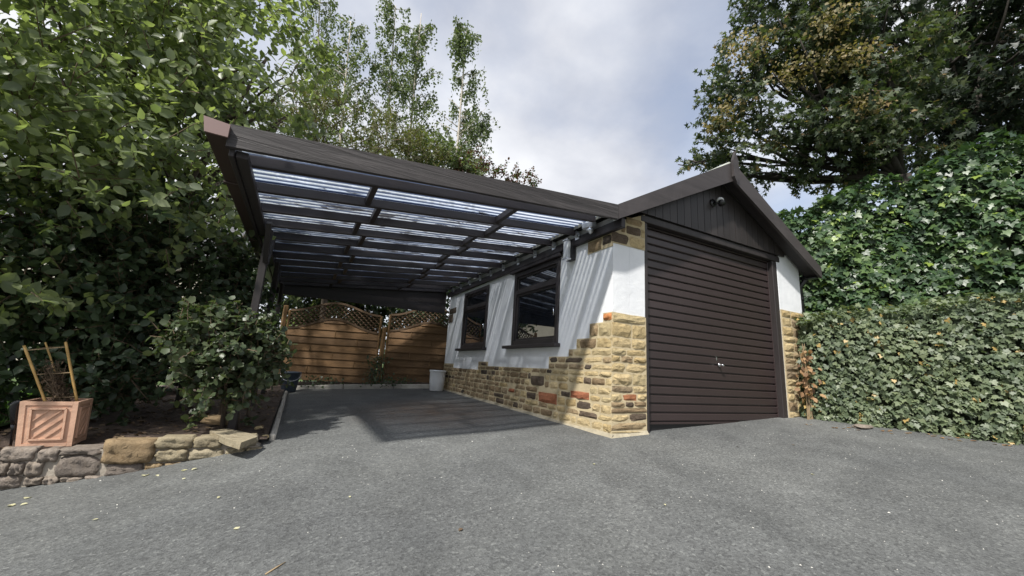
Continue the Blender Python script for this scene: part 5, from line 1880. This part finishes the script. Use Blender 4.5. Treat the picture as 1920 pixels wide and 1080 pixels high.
# greenery behind the fence
for (px, py, d_, r, lab, mt) in ((600, 540, 11.5, 1.1, 'bright green bush behind the left lattice panel', 'ash_leaf'), (690, 555, 11.0, 0.8, 'dark green bush behind the fence post', 'under_leaf'),
                                 (790, 560, 10.5, 1.1, 'dark evergreen bush behind the right lattice panel', 'under_leaf'), (525, 530, 11.8, 0.6, 'green bush beyond the carport posts', 'under_leaf')):
    c = at_dist(px, py, d_); b = np.array([c[0], c[1], 0.05])
    make_tree('background_bush', lab, 'bush', b, (c[0], c[1], 0.7), [(tuple(c), (r, 0.8, r * 0.75)), ((c[0] + 0.3, c[1] + 0.2, 1.0), (r * 1.1, 0.8, 0.8)), ((c[0] - 0.3, c[1], c[2] + 0.5), (r * 0.7, 0.7, 0.6))],
              420, 9, 0.35, 0.11, 'oval', M[mt], M['bark_dark'], 0.05, gap=0.25, gap_scale=2.4)

for (x, off, hgt, lab, mt) in ((-3.0, 2.6, 2.4, 'dense bush well behind the left end of the lattice fence', 'under_leaf'), (-2.35, 2.9, 2.4, 'dense bush showing over the middle of the left lattice', 'under_leaf'), (-1.7, 2.8, 2.3, 'dense green bush beside the fence post gap', 'front_leaf'),
                              (-1.0, 2.9, 2.5, 'dense dark bush showing over the right lattice', 'under_leaf'), (-0.3, 3.0, 2.5, 'dense dark bush behind the fence at the garage corner', 'under_leaf'), (0.4, 3.1, 2.5, 'dense bush behind the garage back corner', 'under_leaf')):
    y_ = 5.42 + FM * x + off
    make_tree('fence_bush', lab, 'bush', (x, y_, gz(x, 6) + 0.02), (x, y_, 0.5), [((x, y_, hgt * 0.78), (0.6, 0.45, 0.5)), ((x + 0.15, y_ + 0.2, hgt * 0.45), (0.6, 0.4, 0.6)), ((x - 0.2, y_ + 0.3, hgt * 1.05), (0.45, 0.4, 0.35))],
              210, 9, 0.3, 0.10, 'oval', M[mt], M['bark_dark'], 0.03, gap=0.05, gap_scale=2.4)
make_tree('spreading_tree', 'dark spreading tree overhanging the back fence behind the carport', 'tree', (-1.3, 8.6, 0.1), (-1.4, 8.5, 2.2),
          [((-3.0, 7.4, 3.5), (1.3, 1.0, 0.9)), ((-1.6, 7.3, 3.7), (1.3, 1.0, 0.9)), ((-0.2, 7.0, 3.7), (1.3, 1.0, 0.9)), ((1.2, 7.2, 3.4), (1.2, 1.0, 0.8)), ((-2.0, 8.6, 4.3), (1.5, 1.0, 0.9)), ((-0.2, 7.9, 2.6), (1.0, 0.7, 0.7)), ((-3.8, 8.2, 4.2), (1.2, 1.0, 1.0))],
          1500, 9, 0.42, 0.125, 'oval', M['under_leaf'], M['bark_dark'], 0.14, gap=0.12, gap_scale=2.0, limbs_per=3)

# ================================================================== NEIGHBOUR'S HOUSE
HX0, HX1, HY, HD, HE, HR = -14.0, -4.6, 11.6, 7.0, 3.3, 5.4
house = thing('neighbouring_house', ((HX0 + HX1) / 2, HY + HD / 2, 0.0), 'cream rendered house with slate roof glimpsed behind the garden tree', 'house')
hm_ = box('wall', (HX0, HY, -0.3), (HX1, HY + HD, HE), M['cream'], house, 0.0)
prism('gable_wall', [(HY, HE + 0.002), (HY + HD, HE + 0.002), (HY + HD / 2, HR)], 0, HX1 - 0.25, HX1 - 0.002, M['cream'], house)
for s in (0, 1):
    y0 = HY - 0.3 if s == 0 else HY + HD + 0.3
    ym = HY + HD / 2
    v = [(HX0 - 0.2, y0, HE - 0.14), (HX1 + 0.2, y0, HE - 0.14), (HX1 + 0.2, ym, HR + 0.06), (HX0 - 0.2, ym, HR + 0.06)]
    v += [(p[0], p[1], p[2] + 0.1) for p in v]
    mesh('roof', v, [(0, 1, 2, 3), (7, 6, 5, 4), (0, 4, 5, 1), (1, 5, 6, 2), (2, 6, 7, 3), (3, 7, 4, 0)], M['slate'], house)
for (x0, x1) in ((-8.2, -7.0), (-11.4, -10.0)):
    w_ = MB()
    w_.box((x0, HY - 0.04, 0.9), (x0 + 0.07, HY - 0.002, 2.2), 0.004); w_.box((x1 - 0.07, HY - 0.04, 0.9), (x1, HY - 0.002, 2.2), 0.004)
    w_.box((x0 + 0.07, HY - 0.04, 0.9), (x1 - 0.07, HY - 0.002, 0.97), 0.004); w_.box((x0 + 0.07, HY - 0.04, 2.13), (x1 - 0.07, HY - 0.002, 2.2), 0.004)
    wn = w_.build('window', M['white_plastic'], house)
    box('pane', (x0 + 0.07, HY - 0.02, 0.97), (x1 - 0.07, HY - 0.004, 2.13), M['glass'], wn, 0.0)

# ================================================================== SMALL THINGS ON THE GROUND
random.seed(3)
fl_me = fast_mesh('fallen_leaf', TEMPL['oval'][0].copy(), [np.array([f]) for f in TEMPL['oval'][1]], M['pale_leaf'])


def on_drive(px, py):
    v = ray(px, py); v = v / np.linalg.norm(v)
    k = 0.3
    while k < 30:
        P = CAM + v * k
        if P[2] < gz(P[0], P[1]) + (lump(P[0], P[1]) if not (-0.3 < P[0] < 3.6 and -0.3 < P[1]) else 0): break
        k += 0.004
    return P


def put_leaf(P, size, ang, label, group, me=None):
    o = bpy.data.objects.new('fallen_leaf', me or fl_me)
    COL.objects.link(o)
    o.matrix_basis = Matrix.Translation((P[0], P[1], P[2] + 0.006)) @ Matrix.Rotation(ang, 4, 'Z') @ Matrix.Rotation(random.uniform(-0.15, 0.15), 4, 'X') @ Matrix.Diagonal((size, size, size, 1))
    tag(o, label, 'leaf', group)


for (px, py, s_) in ((46, 937, 0.05), (24, 950, 0.055), (52, 945, 0.03), (437, 994, 0.035), (270, 894, 0.06), (338, 884, 0.065), (293, 892, 0.03), (348, 898, 0.022), (370, 879, 0.04), (184, 975, 0.022), (412, 933, 0.02), (655, 932, 0.018), (1116, 872, 0.022), (1520, 890, 0.022), (1245, 947, 0.016)):
    put_leaf(on_drive(px, py), s_ * 1.1, random.uniform(0, 6.28), 'pale yellow leaf fallen on the grey asphalt', 'pale leaves on the drive')
dl_me = fast_mesh('fallen_leaf', TEMPL['oval'][0].copy(), [np.array([f]) for f in TEMPL['oval'][1]], M['dry_leaf'])
for k in range(34):
    t = random.uniform(0, 1)
    px = 1490 + 425 * t
    py = 792 + 42 * t + random.uniform(-3, 5)
    put_leaf(on_drive(px, py), random.uniform(0.035, 0.07), random.uniform(0, 6.28), 'dry brown leaf on the drive at the foot of the hedge', 'dry leaves under the hedge', dl_me)
for (px, py) in ((867, 993), (1380, 838), (1485, 835), (1655, 808)):
    put_leaf(on_drive(px, py), 0.03, random.uniform(0, 6.28), 'dark curled scrap of leaf on open asphalt', 'dark leaf scraps', fast_mesh('fallen_leaf', TEMPL['oval'][0].copy(), [np.array([f]) for f in TEMPL['oval'][1]], M['litter']))
tp0, tp1 = on_drive(497, 1079), on_drive(535, 1056)
tw = MB().tube([tp0 + np.array([0, 0, 0.004]), (tp0 + tp1) / 2 + np.array([0.004, 0, 0.007]), tp1 + np.array([0, 0, 0.005])], [0.0035, 0.003, 0.0015], 6).build('twig', M['twine'], None, True)
tag(tw, 'thin straight twig lying on the asphalt', 'twig')
# flat pale stone at the hedge foot
P = on_drive(1617, 803)
loose_stone(1617, 803, P[2], 0.26, 0.05, 0.16, 'greystone', 'flat grey stone poking out under the clipped hedge')
# grit scattered on the drive
n_ = 520
gp = []
for k in range(n_):
    x, y = random.uniform(-4.5, 3.2), random.uniform(-2.9, 1.0)
    if y > -0.06 and x > -0.1: continue
    if y > 0.98 - 0.0 and x < -2.7: continue
    z = gz(x, y) + lump(x, y)
    s = random.uniform(0.002, 0.006) * (1.6 if random.random() < 0.1 else 1)
    gp.append((x, y, z, s, random.uniform(0, 6.28)))
gm_ = MB()
for (x, y, z, s, a) in gp:
    c, sn = math.cos(a) * s, math.sin(a) * s
    gm_.add([(x + c, y + sn, z + 0.0005), (x - sn * 0.6, y + c * 0.6, z + 0.0005), (x - c, y - sn, z + 0.0005), (x + sn * 0.6, y - c * 0.6, z + 0.0005), (x, y, z + s * 0.8)], [(0, 1, 4), (1, 2, 4), (2, 3, 4), (3, 0, 4)])
tag(gm_.build('grit', M['chip'], None), 'pale grit and petals scattered over the asphalt', 'grit', kind='stuff')
# leaf litter on the soil
n_ = 900
lx = rng.uniform(-4.8, -2.84, n_); ly = rng.uniform(1.25, 5.5, n_)
lp = np.stack([lx, ly, np.array([bed_z(a, b) for a, b in zip(lx, ly)]) + 0.012], 1)
o = leaves('leaf_litter', None, lp, norm(rng.normal(size=(n_, 3)) * np.array([1, 1, 0.15])), norm(np.array([0, 0, 1.0]) + rng.normal(size=(n_, 3)) * 0.35), rng.uniform(0.025, 0.07, n_), 'oval', M['litter'])
tag(o, 'brown leaf litter over the soil bed', 'leaf litter', kind='stuff')
# grass
n_ = 9000
gx = rng.uniform(-7.5, -4.84, n_); gy = rng.uniform(1.25, 5.0, n_)
gpz = np.stack([gx, gy, -0.20 + 0.02 * (np.minimum(gy, 6) - 1) + 0.008], 1)
o = leaves('lawn_grass', None, gpz, norm(rng.normal(size=(n_, 3)) * 0.35 + np.array([0, 0, 1])), rand_dirs(n_), rng.uniform(0.035, 0.07, n_), 'lance', M['grass_blade'])
tag(o, 'short bright green lawn grass', 'grass', kind='stuff')
